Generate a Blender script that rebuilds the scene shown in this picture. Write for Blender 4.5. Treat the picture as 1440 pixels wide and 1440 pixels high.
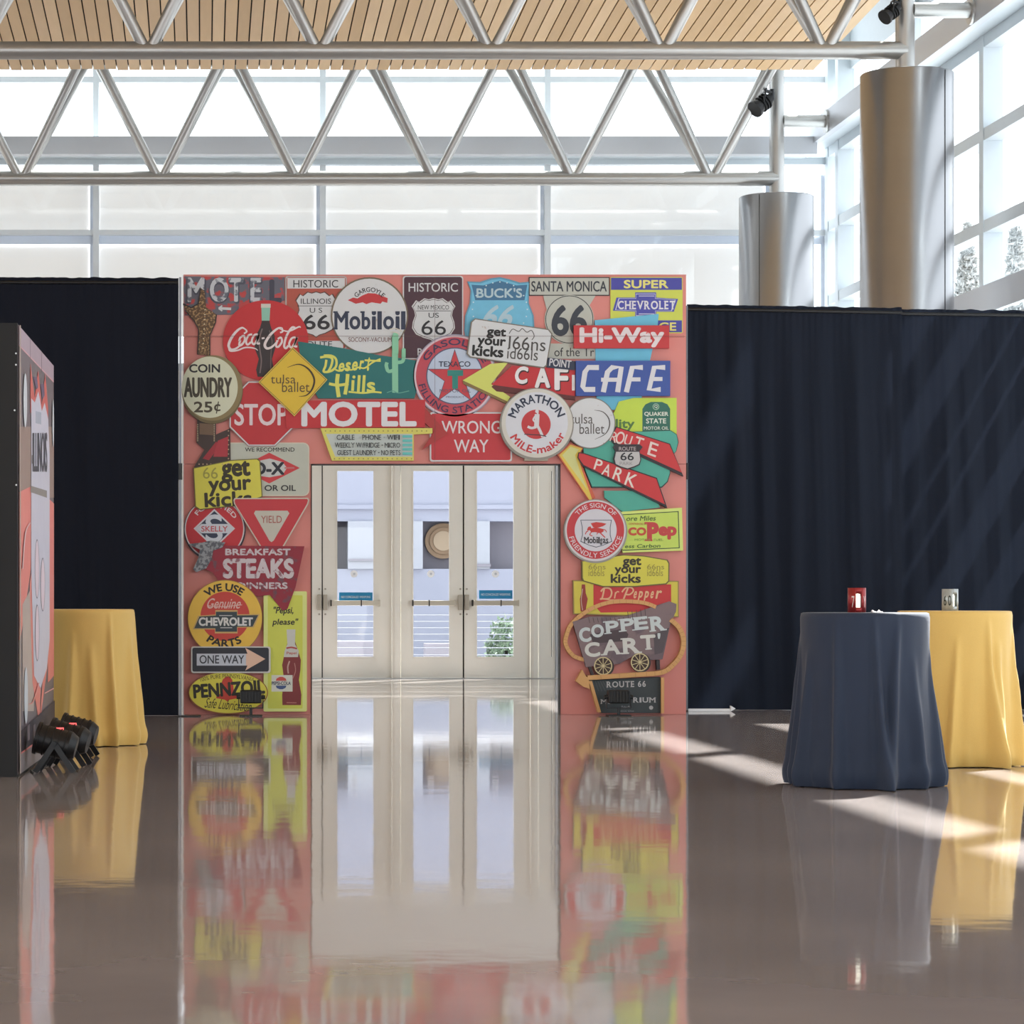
import bpy, bmesh, math, random
from mathutils import Vector, Matrix, noise
random.seed(7)
PI = math.pi
for o in list(bpy.data.objects): bpy.data.objects.remove(o)
scn = bpy.context.scene
COL = scn.collection

# ------------------------------------------------------------------ camera
F, HX, HY, H = 4000.0, 285.0, 840.0, 1.16      # focal length in pixels, vanishing point, eye height
cam_d = bpy.data.cameras.new('camera'); cam = bpy.data.objects.new('camera', cam_d); COL.objects.link(cam)
cam.location = (0, 0, H); cam.rotation_euler = (PI/2, 0, 0)
cam_d.sensor_width = 36; cam_d.lens = 36*F/1440
cam_d.shift_x = (720-HX)/1440; cam_d.shift_y = (HY-720)/1440
cam_d.clip_end = 400; cam_d.clip_start = .1
scn.camera = cam

# ------------------------------------------------------------------ sky, sun, exposure
w = bpy.data.worlds.new('sky'); scn.world = w; w.use_nodes = True
nt = w.node_tree; nt.nodes.clear()
wo = nt.nodes.new('ShaderNodeOutputWorld'); bg = nt.nodes.new('ShaderNodeBackground')
bg.inputs[0].default_value = (.9, .95, 1, 1); bg.inputs[1].default_value = 3.5
nt.links.new(bg.outputs[0], wo.inputs[0])
sd = bpy.data.lights.new('sun', 'SUN'); sd.energy = 40; sd.angle = math.radians(.9); sd.color = (1, .98, .93)
sun = bpy.data.objects.new('sun', sd); COL.objects.link(sun); sun.location = (20, 60, 40)
SUN = Vector((-.36, -.53, -.666))
sun.rotation_euler = SUN.to_track_quat('-Z', 'Y').to_euler()
vs = scn.view_settings
scn.display_settings.display_device = 'sRGB'
vs.view_transform = 'Standard'; vs.look = 'None'; vs.gamma = 1; vs.exposure = -0.38; vs.use_curve_mapping = False

# ------------------------------------------------------------------ materials
def lin(c): 
    c = c/255
    return c/12.92 if c <= .04045 else ((c+.055)/1.055)**2.4
def rgb(c, k=1.0): return tuple(min(.9, lin(v)*k) for v in c) + (1,)
MC = {}
def mat(name, c, rough=.5, metal=0, k=1.0, var=.06, scale=6, spec=.4, bump=0, bscale=40, stretch=(1,1,1), emit=0, coat=0, trans=0, c2=None, thr=None):
    key = (name)
    if key in MC: return MC[key]
    m = bpy.data.materials.new(name); m.use_nodes = True; MC[key] = m
    n = m.node_tree; p = n.nodes['Principled BSDF']; L = n.links.new
    p.inputs['Roughness'].default_value = rough; p.inputs['Metallic'].default_value = metal
    p.inputs['Specular IOR Level'].default_value = spec
    p.inputs['Coat Weight'].default_value = coat
    tc = n.nodes.new('ShaderNodeTexCoord'); mp = n.nodes.new('ShaderNodeMapping'); L(tc.outputs['Object'], mp.inputs[0])
    mp.inputs['Scale'].default_value = stretch
    nz = n.nodes.new('ShaderNodeTexNoise'); nz.inputs['Scale'].default_value = scale; nz.inputs['Detail'].default_value = 4
    L(mp.outputs[0], nz.inputs['Vector'])
    mx = n.nodes.new('ShaderNodeMix'); mx.data_type = 'RGBA'
    a = rgb(c, k)
    if c2 is None:
        mx.inputs[6].default_value = tuple(v*(1-var) for v in a[:3])+(1,)
        mx.inputs[7].default_value = tuple(min(.95, v*(1+var)) for v in a[:3])+(1,)
        L(nz.outputs[0], mx.inputs[0])
    else:
        mx.inputs[6].default_value = a; mx.inputs[7].default_value = rgb(c2, k)
        rp = n.nodes.new('ShaderNodeMapRange'); t = thr or .5
        rp.inputs[1].default_value = t-.04; rp.inputs[2].default_value = t+.04
        L(nz.outputs[0], rp.inputs[0]); L(rp.outputs[0], mx.inputs[0])
    L(mx.outputs[2], p.inputs['Base Color'])
    if bump:
        nb = n.nodes.new('ShaderNodeTexNoise'); nb.inputs['Scale'].default_value = bscale; L(mp.outputs[0], nb.inputs['Vector'])
        b = n.nodes.new('ShaderNodeBump'); b.inputs['Strength'].default_value = bump; b.inputs['Distance'].default_value = .01
        L(nb.outputs[0], b.inputs['Height']); L(b.outputs[0], p.inputs['Normal'])
    if emit:
        L(mx.outputs[2], p.inputs['Emission Color']); p.inputs['Emission Strength'].default_value = emit
    if trans:
        tr = n.nodes.new('ShaderNodeBsdfTranslucent'); ms = n.nodes.new('ShaderNodeMixShader'); ms.inputs[0].default_value = trans
        L(mx.outputs[2], tr.inputs[0]); out = n.nodes['Material Output']
        L(p.outputs[0], ms.inputs[1]); L(tr.outputs[0], ms.inputs[2]); L(ms.outputs[0], out.inputs[0])
    return m
def glassmat(name, tint=(1,1,1), refl=.08):
    if name in MC: return MC[name]
    m = bpy.data.materials.new(name); m.use_nodes = True; MC[name] = m
    n = m.node_tree; n.nodes.clear(); L = n.links.new
    o = n.nodes.new('ShaderNodeOutputMaterial'); ms = n.nodes.new('ShaderNodeMixShader')
    t = n.nodes.new('ShaderNodeBsdfTransparent'); g = n.nodes.new('ShaderNodeBsdfGlossy'); lw_ = n.nodes.new('ShaderNodeLayerWeight'); pw_ = n.nodes.new('ShaderNodeMath'); pw_.operation = 'POWER'; fr = n.nodes.new('ShaderNodeMath'); fr.operation = 'MULTIPLY_ADD'; fr.inputs[1].default_value = .9; fr.inputs[2].default_value = .05; pw_.inputs[1].default_value = 5; lw_.inputs[0].default_value = .5; L(lw_.outputs['Facing'], pw_.inputs[0]); L(pw_.outputs[0], fr.inputs[0])
    t.inputs[0].default_value = tint+(1,); g.inputs['Roughness'].default_value = .02; pass
    L(fr.outputs[0], ms.inputs[0]); L(t.outputs[0], ms.inputs[1]); L(g.outputs[0], ms.inputs[2]); L(ms.outputs[0], o.inputs[0])
    return m
GLASS = glassmat('window glass', (.93,.96,.98))
K = .97                      # printed colours: paper brighter than the dim photograph
def ink(c, **kw):
    g_ = .3*c[0]+.5*c[1]+.2*c[2]; c = tuple(int(.86*v+.09*g_+.05*150) for v in c)  # greys each ink a little, putting a hazy veil into the print colour
    return mat('ink %d %d %d' % tuple(c), c, rough=.55, k=K, var=.05, scale=9, **kw)

# ------------------------------------------------------------------ geometry collector (world coordinates)
class G:
    def __init__(s): s.v = []; s.f = []; s.m = []; s.mats = []; s.sm = []
    def mi(s, m):
        if m not in s.mats: s.mats.append(m)
        return s.mats.index(m)
    def add(s, vs, fs, m, smooth=False):
        b = len(s.v); s.v += [tuple(v) for v in vs]; i = s.mi(m)
        for f in fs: s.f.append(tuple(b+k for k in f)); s.m.append(i); s.sm.append(smooth)
        return s
    def box(s, x0, x1, y0, y1, z0, z1, m):
        vs = [(x,y,z) for x in (x0,x1) for y in (y0,y1) for z in (z0,z1)]
        return s.add(vs, [(0,1,3,2),(4,6,7,5),(0,4,5,1),(2,3,7,6),(0,2,6,4),(1,5,7,3)], m)
    def prism(s, pts, y0, y1, m, axis='y'):
        """polygon (x,z) counter-clockwise seen from -y, extruded from y0 (front) to y1"""
        n = len(pts)
        vs = [(p[0],y0,p[1]) for p in pts]+[(p[0],y1,p[1]) for p in pts]
        fs = [tuple(range(n)), tuple(range(2*n-1,n-1,-1))]+[(i,i+n,(i+1)%n+n,(i+1)%n) for i in range(n)]
        return s.add(vs, fs, m)
    def tube(s, p0, p1, r, m, n=20, r1=None, cap=True):
        p0 = Vector(p0); p1 = Vector(p1); d = (p1-p0).normalized(); r1 = r if r1 is None else r1
        u = d.orthogonal().normalized(); w_ = d.cross(u)
        vs = []
        for p, rr in ((p0,r),(p1,r1)):
            for i in range(n):
                a = 2*PI*i/n; vs.append(p+(u*math.cos(a)+w_*math.sin(a))*rr)
        s.add(vs, [(i,(i+1)%n,(i+1)%n+n,i+n) for i in range(n)], m, True)
        if cap:
            s.add(vs[:n], [tuple(range(n-1,-1,-1))], m); s.add(vs[n:], [tuple(range(n))], m)
        return s
    def lathe(s, c, prof, m, n=32, smooth=True):
        vs = []; k = len(prof)
        for i in range(n):
            a = 2*PI*i/n
            for r, z in prof: vs.append((c[0]+r*math.cos(a), c[1]+r*math.sin(a), c[2]+z))
        fs = [(i*k+j, ((i+1)%n)*k+j, ((i+1)%n)*k+j+1, i*k+j+1) for i in range(n) for j in range(k-1)]
        return s.add(vs, fs, m, smooth)
    def build(s, name, parent=None, org=(0,0,0), rot=None, bevel=0):
        if parent is not None: org = parent['_o'] if '_o' in parent else org
        me = bpy.data.meshes.new(name); o3 = org
        me.from_pydata([(v[0]-o3[0], v[1]-o3[1], v[2]-o3[2]) for v in s.v], [], s.f)
        for m in s.mats: me.materials.append(m)
        me.polygons.foreach_set('material_index', s.m); me.polygons.foreach_set('use_smooth', s.sm)
        me.update()
        ob = bpy.data.objects.new(name, me); COL.objects.link(ob)
        if parent is not None: ob.parent = parent; ob['_o'] = list(o3); 
        else: ob.location = o3; ob['_o'] = list(o3)
        if bevel:
            b = ob.modifiers.new('bevel','BEVEL'); b.width = bevel; b.segments = 2; b.limit_method = 'ANGLE'
        return ob
def tag(o, label=None, cat=None, group=None, kind=None):
    if label: o['label'] = label
    if cat: o['category'] = cat
    if group: o['group'] = group
    if kind: o['kind'] = kind
    return o
def empty(name, loc, label=None, cat=None, group=None, kind=None):
    o = bpy.data.objects.new(name, None); COL.objects.link(o); o.location = loc; o['_o'] = list(loc); o.empty_display_size = .2
    return tag(o, label, cat, group, kind)
def struct(o, label=None): return tag(o, label, None, None, 'structure')
def PX(x, s): return (x-HX)/s
def PZ(y, s): return H+(HY-y)/s
def PY(s): return F/s
def sfloor(y): return (y-HY)/H

# ------------------------------------------------------------------ surfaces
M_steel = mat('galvanised painted steel', (178,178,176), rough=.34, metal=.75, var=.05, scale=3)
M_frame = mat('white aluminium frame', (196,206,212), rough=.4, metal=.1, var=.03)
M_beam = mat('grey aluminium beam', (186,190,196), rough=.4, metal=.35, var=.04, scale=1.5)
M_white = mat('white wall paint', (225,223,218), rough=.7, var=.02)
M_black = mat('black plastic', (20,20,22), rough=.4, var=.1)
M_blackmatte = mat('matte black board', (15,15,16), rough=.6, var=.2, scale=3)
M_door = mat('champagne door paint', (228,225,216), rough=.42, metal=.15, var=.03, scale=2)
M_dark = mat('dark gap', (18,14,12), rough=.8)

# polished concrete floor
def floor_mat():
    m = bpy.data.materials.new('polished concrete'); m.use_nodes = True; n = m.node_tree; L = n.links.new; p = n.nodes['Principled BSDF']
    tc = n.nodes.new('ShaderNodeTexCoord')
    def nz(sc, det, st=(1,1,1)):
        mp = n.nodes.new('ShaderNodeMapping'); mp.inputs['Scale'].default_value = st; L(tc.outputs['Object'], mp.inputs[0])
        x = n.nodes.new('ShaderNodeTexNoise'); x.inputs['Scale'].default_value = sc; x.inputs['Detail'].default_value = det; L(mp.outputs[0], x.inputs['Vector']); return x
    a = nz(.7, 6); r = n.nodes.new('ShaderNodeValToRGB'); L(a.outputs[0], r.inputs[0])
    r.color_ramp.elements[0].position = .3; r.color_ramp.elements[0].color = rgb((150,141,138))
    r.color_ramp.elements[1].position = .7; r.color_ramp.elements[1].color = rgb((168,158,154))
    L(r.outputs[0], p.inputs['Base Color'])
    p.inputs['Roughness'].default_value = .05; p.inputs['IOR'].default_value = 1.5
    b1 = nz(3.4, 2, (1,.9,1)); b = n.nodes.new('ShaderNodeBump'); b.inputs['Strength'].default_value = 1; b.inputs['Distance'].default_value = .0007
    L(b1.outputs[0], b.inputs['Height']); L(b.outputs[0], p.inputs['Normal'])
    return m
FLOOR = floor_mat()
g = G(); g.add([(-14,-12,0),(9.6,-12,0),(9.6,41,0),(-14,41,0)], [(0,1,2,3)], FLOOR); g.box(-14,9.6,-12,41,-.2,-.001,M_white)
struct(g.build('floor'), 'glossy grey brown polished concrete floor')

# ------------------------------------------------------------------ building shell
SB = 98.5; YB = PY(SB)               # back wall
XW = 9.07                            # inner face of the glazed right wall
g = G(); g.box(-14.3,-14,27,41.2,0,10.5,M_white); g.box(-14.3,-14,-12,27,0,.4,M_white); g.box(-14.3,-14,-12,27,9.8,10.5,M_white)
for k in range(11): g.box(-14.3,-14,-12+k*3.87,-11.8+k*3.87,.4,9.8,M_white)  # windows added in the unseen left wall to bring in diffuse daylight
struct(g.build('wall_left'), 'white side wall, its tall windows added to light the hall')
g = G(); g.box(-14.3,XW+.06,-12.3,41.2,10.45,10.7,M_white); struct(g.build('ceiling_roof'), 'white roof deck above the plank ceiling')
# unseen rear wall behind the camera: glazing added to light the arch front
g = G(); g.box(-14,9.6,-12.3,-12,0,.4,M_white); g.box(-14,9.6,-12.3,-12,9.6,10.45,M_white)
for i in range(9): g.box(-14+i*2.92,-13.75+i*2.92,-12.3,-12,.4,9.6,M_white)
struct(g.build('wall_rear'), 'white wall behind the viewer, its tall windows added for fill light')
# outside ground
M_out = mat('pale pavement', (150,148,150), rough=.8, var=.06, scale=.4)
g = G(); g.add([(-80,-60,-.25),(80,-60,-.25),(80,120,-.25),(-80,120,-.25)], [(0,1,2,3)], M_out); struct(g.build('ground_outside'), 'pale pavement outside the hall')

# back wall: solid band around the doors, framing and glass above
M_blue = mat('pale transom', (206,212,216), rough=.45, metal=.1)
g = G()
dx0, dx1 = PX(415,SB), PX(812,SB)
g.box(-14,dx0,YB,YB+.25,0,4.4,M_white); g.box(dx1,XW,YB,YB+.25,0,4.4,M_white); g.box(dx0,dx1,YB,YB+.25,3.16,4.4,M_white)
wb = struct(g.build('wall_back'), 'back wall, white below and glazed above')
mx = [135,454,770,1088]; mx = [135-319*k for k in (2,1)]+mx
def zz(y): return PZ(y, SB)
win = struct(empty('window_1', (0,YB,4.4)), 'tall back curtain wall of glass with pale mullions')
for x in mx+[1166]:
    g = G(); g.box(PX(x,SB)-.042, PX(x,SB)+.042, YB-.03, YB+.12, 4.4, 10.45, M_blue); g.build('mullion', win)
for y, h in ((112,.085),(327,.075)):
    g = G(); g.box(-14, XW, YB-.02, YB+.1, zz(y)-h/2, zz(y)+h/2, M_blue); g.build('transom', win)
g = G(); g.box(-14,XW,YB-.02,YB+.1,9.6,9.7,M_blue); g.build('transom', win)
g = G(); g.box(-14,XW,YB-.02,YB+.1,4.4,4.5,M_blue); g.build('transom', win)
g = G(); g.box(-14,XW-.5,YB-.95,YB-.75,PZ(217,100.8),PZ(192,100.8),M_beam); g.box(-14,XW-.5,YB-.75,YB,PZ(210,100.8),PZ(205,100.8),M_frame)
g.build('beam', win)
g = G(); g.box(-14,XW,YB-.06,YB+.1,zz(232),zz(222),M_frame); g.build('sill_bar', win)
allx = sorted(mx+[1166])
for a, b in zip(allx[:-1], allx[1:]):
    for z0, z1 in ((4.5,zz(327)),(zz(327),zz(228)),(zz(228),zz(112)),(zz(112),9.6)):
        g = G(); g.add([(PX(a,SB),YB+.06,z0),(PX(b,SB),YB+.06,z0),(PX(b,SB),YB+.06,z1),(PX(a,SB),YB+.06,z1)],[(0,1,2,3)],GLASS); g.build('pane', win)
# roller shades behind the mullions
M_shade = mat('translucent shade cloth', (242,240,238), rough=.9, var=.015, scale=.6, trans=.165, spec=.1)
for a, b in zip(allx[:-2], allx[1:-1]):
    for y0, y1 in ((244,322),(341,470)):
        xa, xb = PX(a+2,SB), PX(b-8,SB)
        g = G(); g.box(xa, xb, YB+.16, YB+.163, zz(y1), zz(y0), M_shade)
        g.box(xa, xb, YB+.15, YB+.17, zz(y1)-.02, zz(y1), M_shade)
        o = g.build('roller_shade'); row = 'upper row' if y0 == 244 else 'lower row'
        k = allx.index(a)
        nm = {0:'far left, outside the view',1:'left of the first mullion',2:'second bay, above the drape and arch',3:'third bay, above the arch middle',4:'right bay, behind the far column'}.get(k,'side bay')
        tag(o, 'cream roller shade in the back window, %s, %s' % (row, nm), 'shade', 'cream roller shades on the back window')

M_gap = mat('pale blue gap tint', (220,226,236), rough=.6, var=.02, trans=.1)  # added strips that give the bright gaps beside the shades a bluish tone
for x in mx+[1166]:
    g = G(); g.box(PX(x-9,SB), PX(x,SB), YB+.13, YB+.14, 4.5, zz(244), M_gap); g.build('gap_tint_strip', win)
g = G(); g.box(-14, XW-.1, YB+.125, YB+.135, zz(342), zz(328), M_gap); g.build('gap_tint_strip', win)
# right curtain wall
wr = struct(empty('window_2', (XW,20,0)), 'glazed side wall with white mullions and transoms')
ys = [39.85-3.7*k for k in range(14)]
for y in ys+[YB-.1]:
    for m_, w0, x_ in ((M_frame,.09,0),):
        g = G(); g.box(XW-.19, XW+.04, y-w0, y+w0, 0, 10.45, M_frame); g.build('mullion', wr)
for z in (1.05,2.1,3.15,4.2,5.36,6.41,7.47):
    g = G(); g.box(XW-.18, XW+.03, -12, YB, z-.05, z+.09, M_frame); g.build('transom', wr)
g = G(); g.box(XW-.02, XW+.05, -12, YB, 8.55, 9.44, M_frame); g.build('spandrel', wr)
g = G(); g.box(XW-.03, XW+.06, -12, YB, 10.28, 10.45, M_frame); g.build('head', wr)
g = G(); g.box(XW-.1, XW+.3, -12, YB, 0, .35, M_frame); g.build('kerb', wr)
g = G(); g.box(XW-.55, XW-.45, -12, YB, 7.5, 7.82, M_beam); g.box(XW-.45, XW-.02, -12, YB, 7.56, 7.62, M_frame); g.build('beam', wr)
g = G(); g.box(XW-.26, XW-.195, -12, YB, 4.36, 4.68, M_beam); g.build('ledge', wr)
allz = [.35,1.05,2.1,3.15,4.2,5.36,6.41,7.5,8.55]
for a, b in zip(ys[1:9], ys[:8]):
    for z0, z1 in list(zip(allz[:-1], allz[1:]))+[(9.42,10.2)]:
        g = G(); g.add([(XW+.01,a,z0),(XW+.01,b,z0),(XW+.01,b,z1),(XW+.01,a,z1)],[(0,1,2,3)],GLASS); g.build('pane', wr)

# ------------------------------------------------------------------ plank ceiling
M_plank = [mat('maple plank %d' % i, c, rough=.5, var=.07, scale=2.5, stretch=(6,.7,1)) for i, c in enumerate([(214,180,134),(206,172,126),(220,188,144),(210,178,136),(200,166,120)])]
SLOPE = 163/F; SE = 108.0; YE = PY(SE); ZE = PZ(98, SE)
def zc(y): return ZE+SLOPE*(YE-y)
ceil = struct(empty('ceiling', (0,YE,ZE)), 'sloping ceiling of pale maple planks with dark gaps')
g = G()
for ya, yb in ((31.95,YE-.05),(-12,31.0)):
    z0, z1 = zc(ya)+.05, zc(yb)+.05
    vs_ = [(x,y,z+d) for d in (0,.2) for x,y,z in ((-14,ya,z0),(7.9,ya,z0),(7.9,yb,z1),(-14,yb,z1))]
    g.add(vs_, [(0,3,2,1),(4,5,6,7),(0,1,5,4),(1,2,6,5),(2,3,7,6),(3,0,4,7)], M_dark)
g.build('backing', ceil)
per = 16.63/SE; x = 7.96; first = True; n_ = 0
while x > -8.2:
    w_ = per-.017; m_ = random.choice(M_plank); e = random.uniform(-.035,.035)
    if x > -2.95:
        g = G()
        ya, yb = 31.9, YE+e
        vs_ = [(xx,yy,zc(yy)+d) for d in (0,.02) for xx,yy in ((x-w_,ya),(x,ya),(x,yb),(x-w_,yb))]
        g.add(vs_, [(0,3,2,1),(4,5,6,7),(0,1,5,4),(1,2,6,5),(2,3,7,6),(3,0,4,7)], m_); g.build('plank', ceil)
    x -= per
g = G(); x = 7.96
while x > -14:
    w_ = per-.017
    for ya, yb in ((-12,31.0),) + (((31.9,YE),) if x <= -2.95 else ()):
        vs_ = [(xx,yy,zc(yy)+d) for d in (0,.02) for xx,yy in ((x-w_,ya),(x,ya),(x,yb),(x-w_,yb))]
        g.add(vs_, [(0,3,2,1),(4,5,6,7),(0,1,5,4),(1,2,6,5),(2,3,7,6),(3,0,4,7)], M_plank[n_%5])
    n_ += 1; x -= per
o = g.build('outer_planks', ceil); o['kind'] = 'stuff'

# ------------------------------------------------------------------ trusses and columns
S1, S2 = 127.0, 103.0
def truss(s, ych, nodes, xr, label, zt_h=1.68, zd=.42):
    Y = PY(s); zb = PZ(ych, s); r = .1
    t = empty('roof_truss', (PX(xr,s), Y, zb), label, 'truss', 'tubular steel roof trusses')
    xe = PX(xr, s)
    g = G(); g.tube((-14,Y,zb),(xe,Y,zb),r,M_steel,28); g.build('bottom_chord', t)
    zt = zb+zt_h
    for d in (-zd, zd):
        g = G(); g.tube((-14,Y+d,zt),(xe,Y+d,zt),.09,M_steel,20); g.build('top_chord', t)
    sp = (nodes[1]-nodes[0])/s
    for n0 in nodes:
        xn = PX(n0, s)
        for d in (-zd, zd):
            for e in (-1, 1):
                a = Vector((xn+e*.055, Y+d*.06, zb+.06)); b = Vector((xn+e*sp*.47, Y+d, zt))
                g = G(); g.tube(a, b, .062, M_steel, 16); g.build('diagonal', t)
    g = G(); g.tube((xe,Y,zb-.3),(xe,Y,10.4),.095,M_steel,24); g.build('upright', t)
    g = G(); g.tube((xe+.0,Y+.24,zb-.3),(xe+.0,Y+.24,10.4),.06,M_steel,16); g.build('side_post', t)
    return t, xe, Y, zb
t1, xe1, y1c, zb1 = truss(S1, 71, [-275,-33,208,449,691,932,1160], 1274, 'nearer tubular steel truss crossing the top of the view under the planks')
t2, xe2, y2c, zb2 = truss(S2, 251, [-165,30,225,419,611,806,1000], 1093, 'farther tubular steel truss in front of the back window')
for t, xe, Y, zb, yl in ((t1,xe1,y1c,zb1,57),(t2,xe2,y2c,zb2,198)):
    z = 7.66
    g = G(); g.tube((xe+.08,Y,z),(XW-.55,Y,z),.085,M_steel,20); g.tube((XW-.58,Y,z),(XW-.55,Y,z),.16,M_steel,20); g.build('tie_tube', t)
M_col = mat('brushed steel column cladding', (158,158,160), rough=.29, metal=.95, var=.05, scale=1.2, stretch=(.5,.5,3))
def column(s, xc, ytop, rad, label, sa):
    X = PX(xc, s); Y = PY(s)+.06; zt = PZ(ytop, s)
    c = empty('column', (X,Y,0), label, 'column', 'round brushed steel columns')
    g = G(); g.lathe((X,Y,0), [(rad,0),(rad,zt-.012),(rad-.012,zt),(0.10,zt)], M_col, 72); g.build('cladding', c)
    g = G()
    for a in (sa, sa+180):
        ax = math.radians(a); px, py = X+(rad+.001)*math.cos(ax), Y+(rad+.001)*math.sin(ax)
        g.tube((px,py,0),(px,py,zt-.02),.004,M_dark,6)
    g.build('seam', c)
    g = G(); g.lathe((X,Y,0), [(rad+.02,0),(rad+.02,.12),(rad+.002,.13)], M_steel, 72); g.build('base_ring', c)
column(S1, 1277, 103, .508, 'wide brushed steel column, the nearer and larger one at right', -50.5)
column(S2, 1093, 276, .505, 'brushed steel column, the farther one behind the drape', -128)

def spotlight(x, y, s, Yoff, label, k=1.0):
    X, Z, Y = PX(x,s), PZ(y,s), PY(s)+Yoff
    r = empty('spotlight', (X,Y,Z), label, 'light', 'black stage spotlights on the truss posts')
    V = lambda a, b_, c: (X+a*k, Y+b_*k, Z+c*k)
    g = G(); g.tube(V(-.12,-.06,-.1),V(.05,0,.03),.1*k,M_black,24,.085*k); g.tube(V(-.15,-.075,-.125),V(-.12,-.06,-.1),.12*k,M_black,24); g.tube(V(.05,0,.03),V(.09,.015,.06),.06*k,M_black,24); g.build('lamp_head', r)
    for i in range(3):
        g = G(); g.tube(V(-.06+i*.035,-.035+i*.012,-.055+i*.028),V(-.05+i*.035,-.032+i*.012,-.047+i*.028),.115*k,M_blackmatte,24); g.build('fin', r)
    g = G(); g.tube(V(-.04,-.14,-.03),V(.0,-.12,.15),.014*k,M_black,8); g.tube(V(-.04,.09,-.03),V(0,.1,.15),.014*k,M_black,8); g.tube(V(0,-.13,.15),V(0,.11,.15),.014*k,M_black,8); g.build('yoke', r)
    g = G(); g.tube(V(.0,0,.15),V(.14,.1,.13),.025*k,M_black,12); g.tube(V(.12,.08,.02),V(.12,.08,.18),.03*k,M_black,12); g.build('clamp', r)
spotlight(1069, 148, S2, -.3, 'black spotlight clamped to the post of the farther truss')
spotlight(1252, 18, S1, -.12, 'black spotlight on the post of the nearer truss at the frame top', .72)

# ------------------------------------------------------------------ doors
def slab_door(n, x0, x1, gx0, gx1, hinge_left, sticker=None, note=''):
    """leaf between pixel columns x0..x1, glass gx0..gx1"""
    Y = YB+.02; s = SB
    X0, X1 = PX(x0,s)+.006, PX(x1,s)-.006; z0, z1 = .012, 3.1
    ga, gb = PX(gx0,s), PX(gx1,s); gz0, gz1 = PZ(924,s), PZ(662,s)
    d = struct(empty('door_%d' % n, ((X0+X1)/2,Y,0)), 'cream metal glazed door leaf with a push bar'+note)
    g = G(); g.box(X0,ga,Y,Y+.05,z0,z1,M_door); g.box(gb,X1,Y,Y+.05,z0,z1,M_door); g.box(ga,gb,Y,Y+.05,z0,gz0,M_door); g.box(ga,gb,Y,Y+.05,gz1,z1,M_door); g.build('leaf', d)
    g = G()
    t = .014
    for a in ((ga-t,ga+.004,gz0-t,gz1+t),(gb-.004,gb+t,gz0-t,gz1+t),(ga,gb,gz0-t,gz0+.004),(ga,gb,gz1-.004,gz1+t)): g.box(a[0],a[1],Y-.008,Y,a[2],a[3],M_door)
    g.build('glazing_bead', d)
    g = G(); g.add([(ga,Y+.025,gz0),(gb,Y+.025,gz0),(gb,Y+.025,gz1),(ga,Y+.025,gz1)],[(0,1,2,3)],GLASS); g.build('pane', d)
    # push bar
    zb = PZ(848,s); lat = X1-.035 if hinge_left else X0+.035; e = -1 if hinge_left else 1
    if x1-x0 > 40:
        far = X0+.17 if hinge_left else X1-.17
        a, b = sorted((lat+e*.08, far))
        M_bar = mat('brushed nickel bar', (196,188,172), rough=.35, metal=.6)
        g = G(); g.box(a,b,Y-.085,Y-.045,zb-.035,zb+.035,M_bar); g.build('push_bar', d, bevel=.006)
        g = G()
        for xx in (a, b, (far*.66+lat*.34)): g.box(xx-.008,xx+.008,Y-.088,Y-.001,zb-.045,zb+.045,M_black if xx != b else M_bar)
        g.build('bar_bracket', d)
    if x1-x0 > 30 or n == 1:
        M_lock = mat('nickel latch case', (170,162,148), rough=.4, metal=.5)
        g = G(); g.box(lat-.03 if e<0 else lat-.03,lat+.03,Y-.075,Y,zb-.1,zb+.12,M_lock); g.build('latch_case', d, bevel=.008)
        for dz in (-.16,.2):
            g = G(); g.tube((lat,Y-.012,zb+dz),(lat,Y,zb+dz),.014,M_lock,12); g.build('bolt', d)
    if sticker:
        sx0, sx1, sy0, sy1 = sticker
        g = G(); g.box(PX(sx0,s),PX(sx1,s),Y+.018,Y+.022,PZ(sy1,s),PZ(sy0,s),mat('teal sticker',(30,120,165),rough=.5,k=1.1)); st = g.build('sticker', d); st['label'] = 'teal notice sticker on the glass'
        LATER.append((st, 'NO CONCEALED WEAPONS', (PX(sx0+3,s),PX(sx1-3,s),PZ((sy0+sy1)/2+1.6,s),PZ((sy0+sy1)/2-1.6,s)), Y+.0165, mat('white sticker print',(225,235,240),rough=.5)))
    if gx1-gx0 > 20:
        cx, cz = PX({2:498,3:606,4:697}[n],s), PZ(807,s)
        g = G(); g.tube((cx,Y+.018,cz),(cx,Y+.022,cz),.052,mat('white decal',(238,240,244),rough=.5),28)
        st = g.build('round_decal', d); st['label'] = 'small white round decal on the glass'
        g = G(); g.tube((cx+.004,Y+.0165,cz),(cx+.004,Y+.018,cz),.018,mat('grey decal print',(190,196,204),rough=.5),16); g.build('decal_print', st)
    return d
LATER = []
slab_door(1, 415, 453, 418, 432, True, note=', cut off by the left side of the arch opening')
slab_door(2, 453.5, 551, 474, 525.5, False, (477,524,833,846), ', left of the three full leaves')
slab_door(3, 563, 651.5, 581, 632, True, None, ', middle of the three full leaves')
slab_door(4, 652.5, 746, 670.5, 722.5, False, (674,721,830,842), ', right of the three full leaves')
slab_door(5, 757, 781, 775, 777, True, None, ', narrow strip at the right side of the arch opening')
g = G()
for a, b in ((551.5,562.5),(746.5,756.5)):
    g.box(PX(a,SB),PX(b,SB),YB-.04,YB+.14,0,3.12,M_door); g.box(PX(a,SB)+.03,PX(a,SB)+.045,YB-.055,YB-.04,0,3.12,M_door)
g.box(PX(781.5,SB),PX(786,SB),YB-.02,YB+.12,0,3.12,M_beam); g.box(PX(798,SB),dx1,YB-.02,YB+.12,0,3.12,M_door)
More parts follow.
